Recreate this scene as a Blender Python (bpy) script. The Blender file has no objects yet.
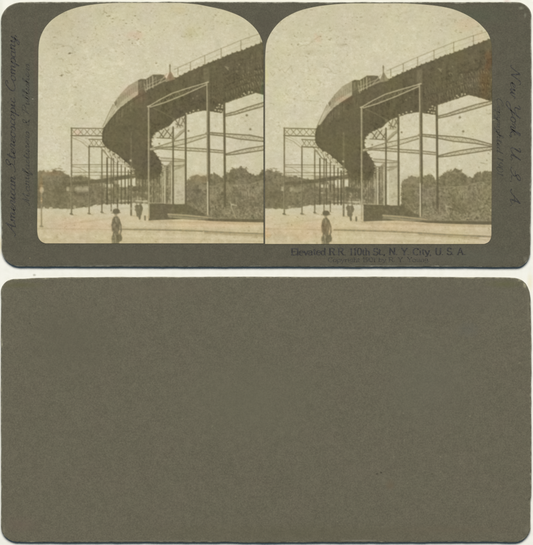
import bpy, math, random
import numpy as np

# ------------------------------------------------------------------ scale and camera
MM = 0.001
S = 178.0 / 530.0 * MM          # one unit of the layout drawing, in metres (a card is 178 mm long)
CARD_T = 1.15 * MM              # pasteboard thickness
def W(x, y):                    # layout drawing (x right, y down) -> scanner glass (metres)
    return ((x - 266.5) * S, (272.5 - y) * S)

scene = bpy.context.scene
cam_d = bpy.data.cameras.new('camera'); cam = bpy.data.objects.new('camera', cam_d)
scene.collection.objects.link(cam); scene.camera = cam
DIST = 1.25
cam.location = (0, 0, CARD_T + DIST)
cam_d.sensor_width = 36.0; cam_d.sensor_fit = 'VERTICAL'; cam_d.sensor_height = 36.0
cam_d.lens = 36.0 * DIST / (545.0 * S)
cam_d.clip_start = 0.05; cam_d.clip_end = 20.0

world = bpy.data.worlds.new('World'); scene.world = world; world.use_nodes = True
bg = world.node_tree.nodes['Background']
bg.inputs['Color'].default_value = (0.52, 0.76, 1.0, 1); bg.inputs['Strength'].default_value = 0.12

def area(name, loc, target, sx, sy, power, col):
    d = bpy.data.lights.new(name, 'AREA'); d.shape = 'RECTANGLE'; d.size = sx; d.size_y = sy
    d.energy = power; d.color = col
    o = bpy.data.objects.new(name, d); scene.collection.objects.link(o)
    o.location = loc
    import mathutils
    v = mathutils.Vector(target) - mathutils.Vector(loc)
    o.rotation_euler = v.to_track_quat('-Z', 'Y').to_euler()
    return o
area('scanner_lamp', (0.0, 2.75, 3.1), (0, 0, 0), 3.2, 1.7, 231.0, (1.0, 0.96, 0.89))

vs = scene.view_settings
vs.view_transform = 'Standard'; vs.look = 'None'; vs.exposure = 0.0; vs.gamma = 1.0
vs.use_curve_mapping = False

C = scene.collection
GAIN = 1.0                      # light reaching the glass; base colours below are reflectances

# ------------------------------------------------------------------ helpers
def lin(c):
    c = np.asarray(c, dtype=float) / 255.0
    return np.where(c <= 0.04045, c / 12.92, ((c + 0.055) / 1.055) ** 2.4)

def link(name, me, parent=None, mats=()):
    o = bpy.data.objects.new(name, me)
    for m in mats: me.materials.append(m)
    C.objects.link(o)
    if parent: o.parent = parent
    return o

class NT:
    def __init__(self, name):
        self.m = bpy.data.materials.new(name); self.m.use_nodes = True
        self.t = self.m.node_tree; self.b = self.t.nodes['Principled BSDF']
        self.tc = self.t.nodes.new('ShaderNodeTexCoord')
    def n(self, kind, **kw):
        x = self.t.nodes.new(kind)
        for k, v in kw.items():
            if k.startswith('i_'): x.inputs[k[2:].replace('_', ' ')].default_value = v
            else: setattr(x, k, v)
        return x
    def l(self, a, b): self.t.links.new(a, b)
    def noise(self, scale, detail=4, rough=0.6, stretch=None):
        mp = self.n('ShaderNodeMapping'); self.l(self.tc.outputs['Object'], mp.inputs['Vector'])
        if stretch: mp.inputs['Scale'].default_value = stretch
        x = self.n('ShaderNodeTexNoise'); x.inputs['Scale'].default_value = scale
        x.inputs['Detail'].default_value = detail; x.inputs['Roughness'].default_value = rough
        self.l(mp.outputs[0], x.inputs['Vector']); return x.outputs['Fac']
    def ramp(self, fac, stops):
        r = self.n('ShaderNodeValToRGB'); e = r.color_ramp.elements
        while len(e) < len(stops): e.new(0.5)
        for k, (p, c) in enumerate(stops):
            e[k].position = p; e[k].color = (*c, 1)
        self.l(fac, r.inputs[0]); return r.outputs[0]
    def mix(self, fac, a, b, mode='MIX'):
        m = self.n('ShaderNodeMix', data_type='RGBA', blend_type=mode)
        for s, v in ((m.inputs[0], fac), (m.inputs[6], a), (m.inputs[7], b)):
            if hasattr(v, 'is_linked'): self.l(v, s)
            elif isinstance(v, (int, float)): s.default_value = v
            else: s.default_value = (*v, 1)
        return m.outputs[2]
    def spot(self, px, py, r, soft=0.6, wob=0.35):     # 1 inside an irregular stain at this place of the card
        mp = self.n('ShaderNodeMapping'); self.l(self.tc.outputs['Object'], mp.inputs['Vector'])
        x, y = W(px, py); rx, ry = (r if isinstance(r, tuple) else (r, r))
        mp.inputs['Location'].default_value = (-x / (rx * S), -y / (ry * S), 0)
        mp.inputs['Scale'].default_value = (1 / (rx * S), 1 / (ry * S), 0)
        ln = self.n('ShaderNodeVectorMath', operation='LENGTH'); self.l(mp.outputs[0], ln.inputs[0])
        nz = self.noise(1400, 3)
        a = self.n('ShaderNodeMath', operation='MULTIPLY_ADD'); self.l(nz, a.inputs[0])
        a.inputs[1].default_value = wob * 2; a.inputs[2].default_value = -wob
        s = self.n('ShaderNodeMath', operation='ADD'); self.l(ln.outputs['Value'], s.inputs[0]); self.l(a.outputs[0], s.inputs[1])
        m = self.n('ShaderNodeMapRange'); self.l(s.outputs[0], m.inputs[0])
        m.inputs[1].default_value = 1 - soft; m.inputs[2].default_value = 1.0 + 0.01
        m.inputs[3].default_value = 1; m.inputs[4].default_value = 0
        return m.outputs[0]
    def mul(self, a, k):
        m = self.n('ShaderNodeMath', operation='MULTIPLY'); self.l(a, m.inputs[0]); m.inputs[1].default_value = k
        return m.outputs[0]
    def finish(self, col, rough=0.8, bump=None, bs=0.2, bd=0.00005):
        if hasattr(col, 'is_linked'): self.l(col, self.b.inputs['Base Color'])
        else: self.b.inputs['Base Color'].default_value = (*col, 1)
        self.b.inputs['Roughness'].default_value = rough
        self.b.inputs['Specular IOR Level'].default_value = 0.25
        if bump is not None:
            bn = self.n('ShaderNodeBump'); bn.inputs['Strength'].default_value = bs; bn.inputs['Distance'].default_value = bd
            self.l(bump, bn.inputs['Height']); self.l(bn.outputs[0], self.b.inputs['Normal'])
        return self.m

# ------------------------------------------------------------------ materials
def T3(c, k=1.0): return tuple(float(v) for v in lin(c) * k / GAIN)

def board_material(name, base, stains, scuffs, worn, dots=()):
    t = NT(name)
    b = np.array(base, float)
    big = t.noise(38, 4, 0.55)
    col = t.ramp(big, [(0.30, T3(b - (3, 3, 3))), (0.52, T3(b)), (0.72, T3(b + (4, 4, 4)))])
    mid = t.noise(420, 5, 0.65)                                     # felted fibres
    col = t.mix(0.55, col, t.ramp(mid, [(0.34, T3(b - (11, 11, 10))), (0.5, T3(b)), (0.66, T3(b + (11, 11, 10)))]))
    hue = t.noise(95, 3, 0.6)
    col = t.mix(0.25, col, t.ramp(hue, [(0.35, T3(b + (-3, 1, -2))), (0.5, T3(b)), (0.68, T3(b + (5, 0, 3)))]))
    fine = t.noise(2300, 3, 0.7)
    col = t.mix(0.35, col, t.ramp(fine, [(0.36, T3(b * 0.72)), (0.5, T3(b)), (0.68, T3(b * 1.25))]))
    speck = t.ramp(t.noise(900, 2, 0.5), [(0.70, (0, 0, 0)), (0.76, (1, 1, 1))])
    sp = t.n('ShaderNodeRGBToBW'); t.l(speck, sp.inputs[0])
    col = t.mix(t.mul(sp.outputs[0], 0.30), col, T3(b * 1.45))
    scr = t.ramp(t.noise(260, 2, 0.5, (1, 6, 1)), [(0.71, (0, 0, 0)), (0.74, (1, 1, 1))])   # faint sideways scuffs
    sc = t.n('ShaderNodeRGBToBW'); t.l(scr, sc.inputs[0])
    col = t.mix(t.mul(sc.outputs[0], scuffs), col, T3(b * 1.22))
    for (x, y, r, c, k) in stains:
        col = t.mix(t.mul(t.spot(x, y, r, 0.9), k), col, T3(c))
    for (x, y, r, c, k) in dots:
        col = t.mix(t.mul(t.spot(x, y, r, 0.85, 0.6), k), col, T3(c))
    return t.finish(col, 0.85, mid, 0.5, 0.00006)

def edge_material(name, base):
    t = NT(name); b = np.array(base, float)
    n = t.noise(700, 4, 0.7, (1, 1, 3))
    return t.finish(t.ramp(n, [(0.35, T3(b * 0.75)), (0.5, T3(b)), (0.68, T3(b * 1.3))]), 0.9, n, 0.4)

def ink_material(name, base, amt):
    t = NT(name); b = np.array(base, float)
    n = t.noise(1500, 3, 0.6)
    return t.finish(t.ramp(n, [(0.32, T3(b * (1 - amt))), (0.5, T3(b)), (0.66, T3(b * (1 + amt * 1.6)))]), 0.7)

FRONT = (91, 88, 74); BACK = (104, 100, 84)
_wear = [(5, 12, (1.6, 4), (122, 119, 102), .5), (11, 5, (4, 1.6), (118, 115, 98), .4), (7, 258, (3, 3), (118, 114, 98), .4), (525, 259, (3, 3), (126, 123, 108), .5),
    (530.2, 120, (.9, 40), (112, 109, 95), .5), (2.4, 120, (.9, 60), (108, 105, 90), .5), (120, 265.0, (60, .6), (124, 121, 108), .5), (380, 265.4, (90, .5), (122, 120, 108), .5), (470, 3.6, (40, .7), (78, 66, 56), .6)]  # long pale strips on the bottom edge are a painted rim highlight
_wear_b = [(3, 292, (1.6, 6), (124, 120, 102), .5), (10, 283, (6, 2), (120, 116, 96), .35), (4, 530, (2, 6), (130, 124, 106), .5), (528, 310, (1.2, 20), (124, 120, 102), .5), (527, 530, (3, 5), (124, 120, 104), .5),
    (530, 499, (2, 1.4), (60, 56, 46), .8), (2.4, 400, (.9, 80), (116, 113, 96), .45), (150, 540.8, (120, .8), (128, 125, 112), .5), (360, 540.6, (22, 1.2), (136, 130, 118), .6), (450, 541, (60, .7), (92, 98, 88), .6),
    (240, 278.2, (120, .6), (118, 114, 96), .5), (468, 330, (14, 10), (100, 100, 92), .4), (410, 323, (1, .8), (132, 128, 110), .6), (524, 330, (2, 1), (136, 132, 112), .5)]
mat_front = board_material('olive_pasteboard_front', FRONT, [
    (492, 160, (5, 50), (96, 84, 66), 0.35), (24, 90, (14, 25), (86, 90, 80), 0.5),
    (470, 16, (50, 12), (80, 92, 72), 0.35), (300, 262, (60, 5), (100, 93, 80), 0.4),
    (120, 256, (120, 10), (96, 92, 78), 0.5), (470, 256, (60, 12), (94, 96, 84), 0.4),
    (36, 60, (3, 60), (98, 84, 72), 0.4), (36, 190, (3, 60), (80, 82, 60), 0.4),
    (265, 22, (12, 16), (84, 80, 68), 0.5), (420, 258, (40, 8), (100, 94, 84), 0.4)],
    0.35, None, dots=[(32.8, 99, (1.6, 0.5), (190, 180, 165), 0.8), (30, 258, (0.9, 0.9), (140, 130, 100), 0.8),
    (493.6, 119.8, (2.2, 0.5), (160, 155, 130), 0.6), (521, 8, (3, 2), (140, 140, 120), 0.5), (525, 15, (2, 3), (135, 135, 118), 0.5),
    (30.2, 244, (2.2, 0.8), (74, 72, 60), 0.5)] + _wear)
mat_back = board_material('olive_pasteboard_back', BACK, [
    (160, 290, (60, 12), (108, 101, 85), 0.4), (390, 485, (6, 7), (110, 95, 74), 0.45),
    (450, 300, (90, 24), (100, 96, 84), 0.4), (70, 340, (60, 50), (98, 95, 79), 0.5),
    (300, 533, (200, 12), (94, 91, 70), 0.4), (450, 530, (70, 6), (108, 98, 82), 0.35), (20, 525, (22, 10), (110, 98, 86), 0.5),
    (505, 284, (24, 5), (98, 98, 66), 0.6), (20, 285, (30, 4), (98, 96, 66), 0.6), (250, 400, (90, 60), (106, 104, 86), 0.5),
    (430, 380, (60, 60), (106, 105, 90), 0.4)],
    0.12, None, dots=[(381, 472.5, (1.6, 1.3), (50, 48, 38), 0.9), (377, 474, (1.8, 1.2), (66, 64, 50), 0.75),
    (432, 474, (2.2, 1.0), (80, 78, 62), 0.7), (30, 323.5, (1.2, 1.0), (66, 64, 50), 0.8), (480, 497, (26, 0.6), (116, 114, 96), 0.4),
    (115, 317, (5, 1.2), (84, 82, 66), 0.5), (160, 344, (1.2, 1.2), (78, 76, 60), 0.6), (96, 305, (1.2, 1.8), (82, 80, 66), 0.6),
    (525.0, 284.5, (2.6, 3.8), (176, 170, 140), 0.75), (519.5, 280.6, (3.0, 1.2), (160, 156, 128), 0.6)] + _wear_b)
mat_edge_front = edge_material('worn_highlit_board_edge_front', (124, 122, 108))  # worn rim, also brightened to paint in the highlight of the bottom edge
mat_edge_back = edge_material('worn_board_edge_back', (116, 113, 96))
mat_side_front = edge_material('board_side_front', (72, 72, 60))
mat_side_back = edge_material('board_side_back', (82, 80, 66))
mat_ink = ink_material('faded_black_ink', (60, 59, 57), 0.2)
mat_ink_pale = ink_material('rubbed_black_ink', (67, 66, 60), 0.2)

def print_material():
    t = NT('albumen_print')
    a = t.n('ShaderNodeAttribute'); a.attribute_name = 'tone'
    n = t.noise(800, 4, 0.6)
    g = t.noise(3000, 3, 0.7)
    col = t.mix(0.10, a.outputs['Color'], t.mix(1.0, a.outputs['Color'], t.ramp(g, [(0.3, (0.4,) * 3), (0.7, (1.6,) * 3)]), 'MULTIPLY'))
    m = t.finish(col, 0.55, n, 0.15, 0.00002)
    return m
mat_print = print_material()
t = NT('print_paper_edge'); mat_print_edge = t.finish(T3((150, 142, 112)), 0.8)

t = NT('white_scanner_backing')
n1 = t.noise(14, 4, 0.6); n2 = t.noise(500, 3, 0.6)
mp = t.n('ShaderNodeSeparateXYZ'); t.l(t.tc.outputs['Object'], mp.inputs[0])
col = t.ramp(n1, [(0.3, T3((240, 240, 230))), (0.6, T3((247, 247, 241)))])
col = t.mix(0.3, col, t.ramp(n2, [(0.3, T3((234, 234, 224))), (0.6, T3((250, 250, 246)))]))
for (x, y, r, c, k) in [(34.3, 275.0, (2.2, 1.6), (176, 176, 160), 0.75), (507, 0.8, (5, 1.2), (222, 200, 190), 0.7), (0.5, 60, (3, 90), (216, 222, 206), 0.6),
                        (0.5, 180, (2.5, 70), (205, 214, 196), 0.6), (0.5, 245, (2.5, 12), (220, 200, 140), 0.5), (270, 0.3, (270, 1.4), (242, 240, 222), 0.6),
                        (530, 282, (4, 12), (240, 232, 200), 0.6)]:
    col = t.mix(t.mul(t.spot(x, y, r, 0.8, 0.2), k), col, T3(c))
mat_white = t.finish(col, 0.7, n2, 0.1, 0.00002)

# ------------------------------------------------------------------ the white backing
me = bpy.data.meshes.new('backing')
e = 0.6
me.from_pydata([(-e, -e, 0), (e, -e, 0), (e, e, 0), (-e, e, 0)], [], [(0, 1, 2, 3)])
o = link('white_backing_surface', me, None, [mat_white]); o['kind'] = 'structure'

# ------------------------------------------------------------------ the pasteboard
def smooth_noise(n, seed, amp, cells):
    r = np.random.RandomState(seed); v = r.randn(cells); x = np.linspace(0, cells, n, endpoint=False)
    i = x.astype(int); f = x - i; f = f * f * (3 - 2 * f)
    return amp * (v[i % cells] * (1 - f) + v[(i + 1) % cells] * f)

def resample(pts, step):
    P = np.array(pts + [pts[0]], float); d = np.hypot(*np.diff(P, axis=0).T); s = np.r_[0, np.cumsum(d)]
    n = int(s[-1] / step); q = np.linspace(0, s[-1], n, endpoint=False)
    return np.c_[np.interp(q, s, P[:, 0]), np.interp(q, s, P[:, 1])]

def board(name, outline, top_mat, rim_mat, side_mat, parent, seed):
    P = resample(outline, 1.5); n = len(P)
    cx, cy = P.mean(0)
    T = np.roll(P, -1, 0) - np.roll(P, 1, 0); T /= np.hypot(*T.T)[:, None]
    N = np.c_[T[:, 1], -T[:, 0]]
    if ((P - (cx, cy)) * N).sum() < 0: N = -N
    P = P + N * (smooth_noise(n, seed, 0.10, 160) + smooth_noise(n, seed + 1, 0.10, 24) + smooth_noise(n, seed + 2, 0.05, 500))[:, None]
    rimw = 0.75 + np.abs(smooth_noise(n, seed + 3, 0.35, 120))
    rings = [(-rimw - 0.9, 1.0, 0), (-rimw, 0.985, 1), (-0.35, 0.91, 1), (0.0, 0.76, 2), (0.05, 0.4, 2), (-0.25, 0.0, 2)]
    V, F, Mi = [], [], []
    for (off, z, m) in rings:
        Q = P + N * (off[:, None] if isinstance(off, np.ndarray) else off)
        for (x, y) in Q:
            a, b = W(x, y); V.append((a, b, z * CARD_T))
    for k in range(len(rings) - 1):
        for i in range(n):
            j = (i + 1) % n
            F.append((k * n + i, k * n + j, (k + 1) * n + j, (k + 1) * n + i)); Mi.append(rings[k][2])
    F.append(tuple(range(n))[::-1]); Mi.append(0)
    me = bpy.data.meshes.new(name); me.from_pydata(V, [], F); me.update()
    o = link(name, me, parent, [top_mat, rim_mat, side_mat])
    me.polygons.foreach_set('material_index', Mi)
    import bmesh
    bm = bmesh.new(); bm.from_mesh(me); bmesh.ops.recalc_face_normals(bm, faces=bm.faces)
    bm.to_mesh(me); bm.free(); me.update()
    return o

def corner(cx, cy, rx, ry, a0, a1, n=14, p=2.0):
    out = []
    for k in range(n + 1):
        a = math.radians(a0 + (a1 - a0) * k / n); c, s = math.cos(a), math.sin(a)
        out.append((cx + rx * math.copysign(abs(c) ** (2 / p), c), cy + ry * math.copysign(abs(s) ** (2 / p), s)))
    return out

front_outline = (corner(22.5, 20.5, 21.3, 18.6, 180, 270) + [(150, 1.7), (300, 1.8), (430, 1.9)]
    + corner(516.5, 15.5, 14.7, 13.4, 270, 360) + [(531.4, 80), (531.2, 170), (530.6, 225)]
    + corner(516, 251, 14.3, 16.2, 0, 90) + [(400, 267.0), (200, 266.8)]
    + corner(20.5, 249.5, 18.8, 17.2, 90, 180) + [(1.0, 200), (1.1, 100)])
back_outline = (corner(14, 291.5, 12.8, 12.3, 180, 262) + [(14, 279.0), (34, 278.0), (70, 277.2), (200, 276.8), (400, 276.7), (500, 277.3)]
    + [(509, 277.6), (515, 277.9), (519, 278.8), (522.6, 280.6), (525.6, 283.4), (527.6, 286.8), (529.4, 292), (530.4, 300)]
    + [(531.0, 340), (531.3, 430), (531.1, 495), (530.8, 498.5), (530.4, 501)]
    + corner(514.5, 527, 15.8, 15.2, 0, 90) + [(430, 542.2), (250, 542.6), (120, 542.4)]
    + corner(19, 527, 17.8, 15.2, 90, 180) + [(1.2, 470), (1.0, 360)])

def empty(name, px, py, label, cat, group=None):
    o = bpy.data.objects.new(name, None); C.objects.link(o); o.empty_display_size = 0.01
    x, y = W(px, py); o.location = (x, y, 0)
    o['label'] = label; o['category'] = cat
    if group: o['group'] = group
    return o

def keep(o, root):              # parent without moving the geometry
    o.parent = root; o.matrix_parent_inverse.identity()
    o.location = (-root.location.x, -root.location.y, 0)
    return o

front = empty('stereograph_card', 266, 134, 'olive grey stereo view card with two arched sepia photographs of an elevated railway, face up', 'stereo card')
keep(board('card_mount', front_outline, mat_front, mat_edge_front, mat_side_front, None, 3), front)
back = empty('card_back', 266, 410, 'blank olive brown back of a stereo card with a chipped upper right corner, face down', 'card')
keep(board('card_mount', back_outline, mat_back, mat_edge_back, mat_side_back, None, 11), back)

# ------------------------------------------------------------------ the sepia photographs
K = 4                            # drawing resolution per layout unit
def vnoise(h, w, cell, rs):
    gh, gw = int(h / cell) + 3, int(w / cell) + 3
    g = rs.randn(gh, gw)
    y = np.arange(h) / cell; x = np.arange(w) / cell
    yi = y.astype(int); xi = x.astype(int); fy = (y - yi); fx = (x - xi)
    fy = (fy * fy * (3 - 2 * fy))[:, None]; fx = (fx * fx * (3 - 2 * fx))[None, :]
    a = g[yi][:, xi]; b = g[yi][:, xi + 1]; c = g[yi + 1][:, xi]; d = g[yi + 1][:, xi + 1]
    return (a * (1 - fx) + b * fx) * (1 - fy) + (c * (1 - fx) + d * fx) * fy

def blur1(a, s, axis):
    r = max(1, int(3 * s)); k = np.exp(-0.5 * (np.arange(-r, r + 1) / s) ** 2); k /= k.sum()
    pad = [(0, 0)] * a.ndim; pad[axis] = (r, r); p = np.pad(a, pad, mode='edge'); out = np.zeros_like(a)
    for i, kk in enumerate(k):
        sl = [slice(None)] * a.ndim; sl[axis] = slice(i, i + a.shape[axis]); out += kk * p[tuple(sl)]
    return out
def blur(a, s): return blur1(blur1(a, s, 0), s, 1)

class Canvas:
    """tone picture in layout units; x0..x1, y0..y1; every call draws in the left view's coordinates"""
    def __init__(self, x0, y0, x1, y1, right):
        self.x0, self.y0 = x0, y0; self.w = int((x1 - x0) * K); self.h = int((y1 - y0) * K)
        self.a = np.ones((self.h, self.w)) * 0.9; self.right = right; self.d = 0.0; self.darken = False
        self.rs = np.random.RandomState(77 if right else 42)
    def m(self, x, y):
        if self.right:
            y = y + min(max((x - 70) * 0.012, 0), 2.1); x = x + 212.7 + self.d
        return ((x - self.x0) * K, (y - self.y0) * K)
    def box(self, pts, pad):
        xs = [p[0] for p in pts]; ys = [p[1] for p in pts]
        a, b = max(0, int(min(xs) - pad)), min(self.w, int(max(xs) + pad) + 2)
        c, d = max(0, int(min(ys) - pad)), min(self.h, int(max(ys) + pad) + 2)
        if a >= b or c >= d: return None
        Y, X = np.mgrid[c:d, a:b]; return a, b, c, d, X + 0.5, Y + 0.5
    def put(self, bx, cov, tone, alpha):
        a, b, c, d = bx[:4]; r = self.a[c:d, a:b]
        tone = tone[c:d, a:b] if isinstance(tone, np.ndarray) else tone
        cov = np.clip(cov, 0, 1) * alpha
        if self.darken: cov = cov * (r > tone + .03)
        self.a[c:d, a:b] = r * (1 - cov) + tone * cov
    def line(self, pts, w, tone, alpha=1.0, soft=1.0):
        P = [self.m(*p) for p in pts]
        for (p, q) in zip(P[:-1], P[1:]):
            bx = self.box([p, q], w * K + 4)
            if bx is None: continue
            X, Y = bx[4], bx[5]; dx, dy = q[0] - p[0], q[1] - p[1]; L = dx * dx + dy * dy + 1e-9
            t = np.clip(((X - p[0]) * dx + (Y - p[1]) * dy) / L, 0, 1)
            dist = np.hypot(X - p[0] - t * dx, Y - p[1] - t * dy)
            self.put(bx, (w * K / 2 - dist) / soft + 0.5, tone, alpha)
    def poly(self, pts, tone, alpha=1.0, soft=1.0, rough=0.0, cell=2.0, mp=True):
        P = [self.m(*p) if mp else p for p in pts]
        bx = self.box(P, 6 + rough * K)
        if bx is None: return
        X, Y = bx[4], bx[5]
        if rough:
            h, w = X.shape
            X = X + vnoise(h, w, cell * K, self.rs) * rough * K; Y = Y + vnoise(h, w, cell * K, self.rs) * rough * K
        ins = np.zeros(X.shape, bool); dist = np.full(X.shape, 1e9)
        n = len(P)
        for i in range(n):
            (ax, ay), (bx_, by) = P[i], P[(i + 1) % n]
            c = ((ay > Y) != (by > Y)) & (X < (bx_ - ax) * (Y - ay) / (by - ay + 1e-12) + ax)
            ins ^= c
            dx, dy = bx_ - ax, by - ay; L = dx * dx + dy * dy + 1e-9
            t = np.clip(((X - ax) * dx + (Y - ay) * dy) / L, 0, 1)
            dist = np.minimum(dist, np.hypot(X - ax - t * dx, Y - ay - t * dy))
        sd = np.where(ins, dist, -dist)
        self.put(bx, sd / soft + 0.5, tone, alpha)
    def ell(self, x, y, rx, ry, tone, alpha=1.0, soft=0.25):
        p = self.m(x, y); bx = self.box([(p[0] - rx * K, p[1] - ry * K), (p[0] + rx * K, p[1] + ry * K)], 6)
        if bx is None: return
        r = np.hypot((bx[4] - p[0]) / (rx * K), (bx[5] - p[1]) / (ry * K))
        self.put(bx, (1 - r) / soft + 0.5, tone, alpha)
    def soft(self, x, y, rx, ry, tone, alpha):
        p = self.m(x, y); bx = self.box([(p[0] - 2.5 * rx * K, p[1] - 2.5 * ry * K), (p[0] + 2.5 * rx * K, p[1] + 2.5 * ry * K)], 2)
        if bx is None: return
        r2 = ((bx[4] - p[0]) / (rx * K)) ** 2 + ((bx[5] - p[1]) / (ry * K)) ** 2
        self.put(bx, np.exp(-r2), tone, alpha)
    def field(self, base, amp, cell, oct=3):
        out = np.zeros((self.h, self.w)); a = 1.0; s = 0
        for k in range(oct):
            out += a * vnoise(self.h, self.w, max(1.5, cell * K / 2 ** k), self.rs); s += a * a; a *= 0.7
        return base + amp * out / math.sqrt(s)

def paint(right):
    x0, x1 = (264.0, 493.0) if right else (36.0, 266.0)
    c = Canvas(x0, 1.0, x1, 246.0, right); rs = c.rs; rnd = random.Random(5 if right else 4)
    SKY, DK, MD = 0.93, 0.13, 0.30
    # sky with its mottling
    c.a = c.field(SKY, 0.016, 7, 4)
    yy = (np.arange(c.h) / K + 1)[:, None]; xx = (np.arange(c.w) / K + x0)[None, :]
    c.a -= .06 * np.clip(1 - yy / 42, 0, 1) + .03 * np.clip(1 - np.abs(xx - (x1 if right else x1)) / 60, 0, 1)
    if not right:
        for (x, y, rx, ry, k) in [(60, 20, 26, 14, .12), (58, 45, 22, 18, .07), (80, 35, 30, 18, .05), (205, 25, 20, 12, .05), (52, 150, 10, 30, -.04), (100, 70, 20, 25, -.03), (50,200,20,10,.05)]:
            c.soft(x, y, rx, ry, SKY - k * 1.2, 0.6)
    else:
        for (x, y, rx, ry, k) in [(62, 60, 20, 18, .05), (140, 25, 30, 12, .05), (250, 20, 25, 14, .10), (80, 100, 20, 30, -.02), (200, 30, 30, 15, .02)]:
            c.soft(x, y, rx, ry, SKY - k * 1.2, 0.6)
    # ---- ground
    G = c.field(0.87, 0.04, 4, 4)
    c.d = 1.5
    c.poly([(20, 207.5), (71, 208), (101, 204), (140, 203), (175, 205), (290, 205), (290, 260), (20, 260)], G, soft=3)
    for i in range(60):
        y = rnd.uniform(210, 243); x = rnd.uniform(38, 280); L = rnd.uniform(4, 26)
        c.line([(x, y), (x + L, y + rnd.uniform(-.4, .6))], rnd.uniform(.4, 1.2), rnd.choice([0.80, 0.84, 0.93, 0.95]), 0.35, 2)
    for i in range(90):
        c.soft(rnd.uniform(38, 282), rnd.uniform(211, 243), rnd.uniform(2, 9), rnd.uniform(.5, 1.6), rnd.choice([.72, .78, .96]), rnd.uniform(.15, .4))
    c.poly([(38, 209), (70, 209.5), (100, 206), (130, 206), (146, 214), (146, 226), (60, 224), (38, 222)], 0.93, 0.5, soft=10)
    c.poly([(60, 224.2), (82, 221.0), (102, 218.6), (113, 217.0), (113, 218.8), (88, 222.2), (60, 225.6)], 0.76, 0.55, soft=3)
    c.line([(38, 212.8), (52, 212.6), (70, 212.2)], 0.8, 0.62, 0.7, 2)
    c.line([(38, 228.6), (80, 229.0), (110, 229.6), (124, 229.5)], 1.0, 0.70, 0.6, 2)
    c.line([(120, 229.3), (150, 229.7), (180, 230.3), (205, 231.3), (230, 232.6), (264, 234.0), (285, 235)], 1.7, 0.46, 0.85, 2.5)
    c.line([(124, 231.5), (160, 232.3), (205, 234), (264, 237.2), (285, 238.4)], 0.8, 0.74, 0.6, 2.5)
    c.line([(205, 232.8), (235, 234.5), (264, 236)], 1.6, 0.54, 0.6, 3)
    c.line([(122, 227.6), (170, 228.2), (230, 230), (285, 231.6)], 1.0, 0.80, 0.6, 3); c.line([(124, 225), (200, 225.5), (285, 227)], 1.6, .96, .5, 4)
    c.line([(124, 236), (200, 237), (285, 241)], 2.0, .97, .5, 4)
    c.line([(165, 239), (215, 240.3), (264, 241.5)], 0.9, 0.80, 0.6, 2)
    for i in range(26):
        x = rnd.uniform(150, 215); y = 227 + (x - 150) * 0.03 + rnd.uniform(-3, 5)
        c.ell(x, y, rnd.uniform(.4, 1.2), rnd.uniform(.3, .6), rnd.choice([0.65, 0.72, 0.97]), 0.6)
    c.line([(207, 236), (204, 239), (200, 242)], 0.8, 0.72, 0.6)
    c.line([(209, 236), (213, 233), (218, 236)], 0.8, 0.72, 0.6)
    c.line([(52, 236), (55, 238), (58, 234)], 0.6, 0.66, 0.6); c.line([(60, 232.5), (61.5, 235)], 0.7, 0.66, 0.6)
    # ---- trees, left
    c.d = 2.0
    TR = c.field(0.31, 0.06, 1.6, 4)
    c.poly([(20, 170), (38, 171.5), (44, 170.5), (50, 172), (53, 169.6), (57, 170.2), (61, 171), (66, 173.5), (71, 176.5), (77, 176), (84, 176.5), (92, 179), (100, 180), (112, 181), (118, 184),
            (128, 186), (140, 186), (150, 187), (150, 204), (130, 203.5), (101, 204.5), (86, 207), (71, 209), (50, 208.6), (20, 208)], TR, 0.93, soft=3, rough=0.7, cell=2.0)
    c.soft(44, 175, 8, 4, 0.52, 0.6); c.soft(48, 193, 12, 12, 0.31, 0.6); c.soft(60, 196, 10, 9, 0.27, 0.6)
    for i in range(150):
        x, y = rnd.uniform(38, 102), rnd.uniform(173, 207)
        c.ell(x, y, rnd.uniform(.4, 1.4), rnd.uniform(.4, 1.2), rnd.choice([0.24, 0.28, 0.42, 0.48]), 0.35, .6)
    for x, y, t in [(56, 168.8, .5), (59, 168.3, .5), (61.5, 169, .5), (52.5, 169.5, .55), (64, 171.5, .5), (48, 171, .5)]:
        c.ell(x, y, 1.5, .7, t, .8)
    c.poly([(75, 187), (82, 186.5), (89, 187), (89, 191.5), (82, 192), (75, 191)], 0.66, 0.75, rough=.5, soft=2)
    c.poly([(75, 188.3), (88, 188.5), (88, 190.0), (77, 190)], 0.80, 0.6, soft=2)
    c.poly([(66.6, 186.5), (69.6, 186.5), (69.6, 191), (66.6, 191)], 0.70, 0.9)
    c.line([(66, 184), (71, 184)], 1, 0.28, .8)
    c.ell(79, 201, 2, 1.4, 0.5, 0.5); c.ell(74.5, 207, 1.5, 1.5, 0.72, 0.7)
    # light openings of the far street
    for (a, b, e_, f, t) in [(105.5, 184, 113.5, 187.2, .92), (119.5, 181.7, 127.5, 187.2, .95), (106, 191.5, 109, 193.2, .72), (119, 200, 133, 201.4, .8), (108, 196, 112, 199, .55), (100, 175.5, 134, 179, .5),
                          (100, 183, 105, 186, .6), (114, 178.5, 119, 184, .6)]:
        c.poly([(a, b), (e_, b), (e_, f), (a, f)], t, 0.85, soft=2.5)
    # band of mixed bars under the far span
    for i in range(70):
        x = rnd.uniform(104, 150); y = rnd.uniform(187, 203)
        c.line([(x, y), (x + rnd.uniform(2, 7), y + rnd.uniform(-.3, .3))], rnd.uniform(.5, 1.1), rnd.choice([.26, .3, .5, .6, .72]), 0.55, 2)
    c.poly([(20, 208.4), (50, 208.8), (71, 209.2), (86, 207.4), (101, 204.8), (130, 203.6), (148, 204), (148, 214), (20, 216)], .90, .95, soft=2.5, rough=.15)
    # ---- planted bank and trees, right
    c.d = 2.1
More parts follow.
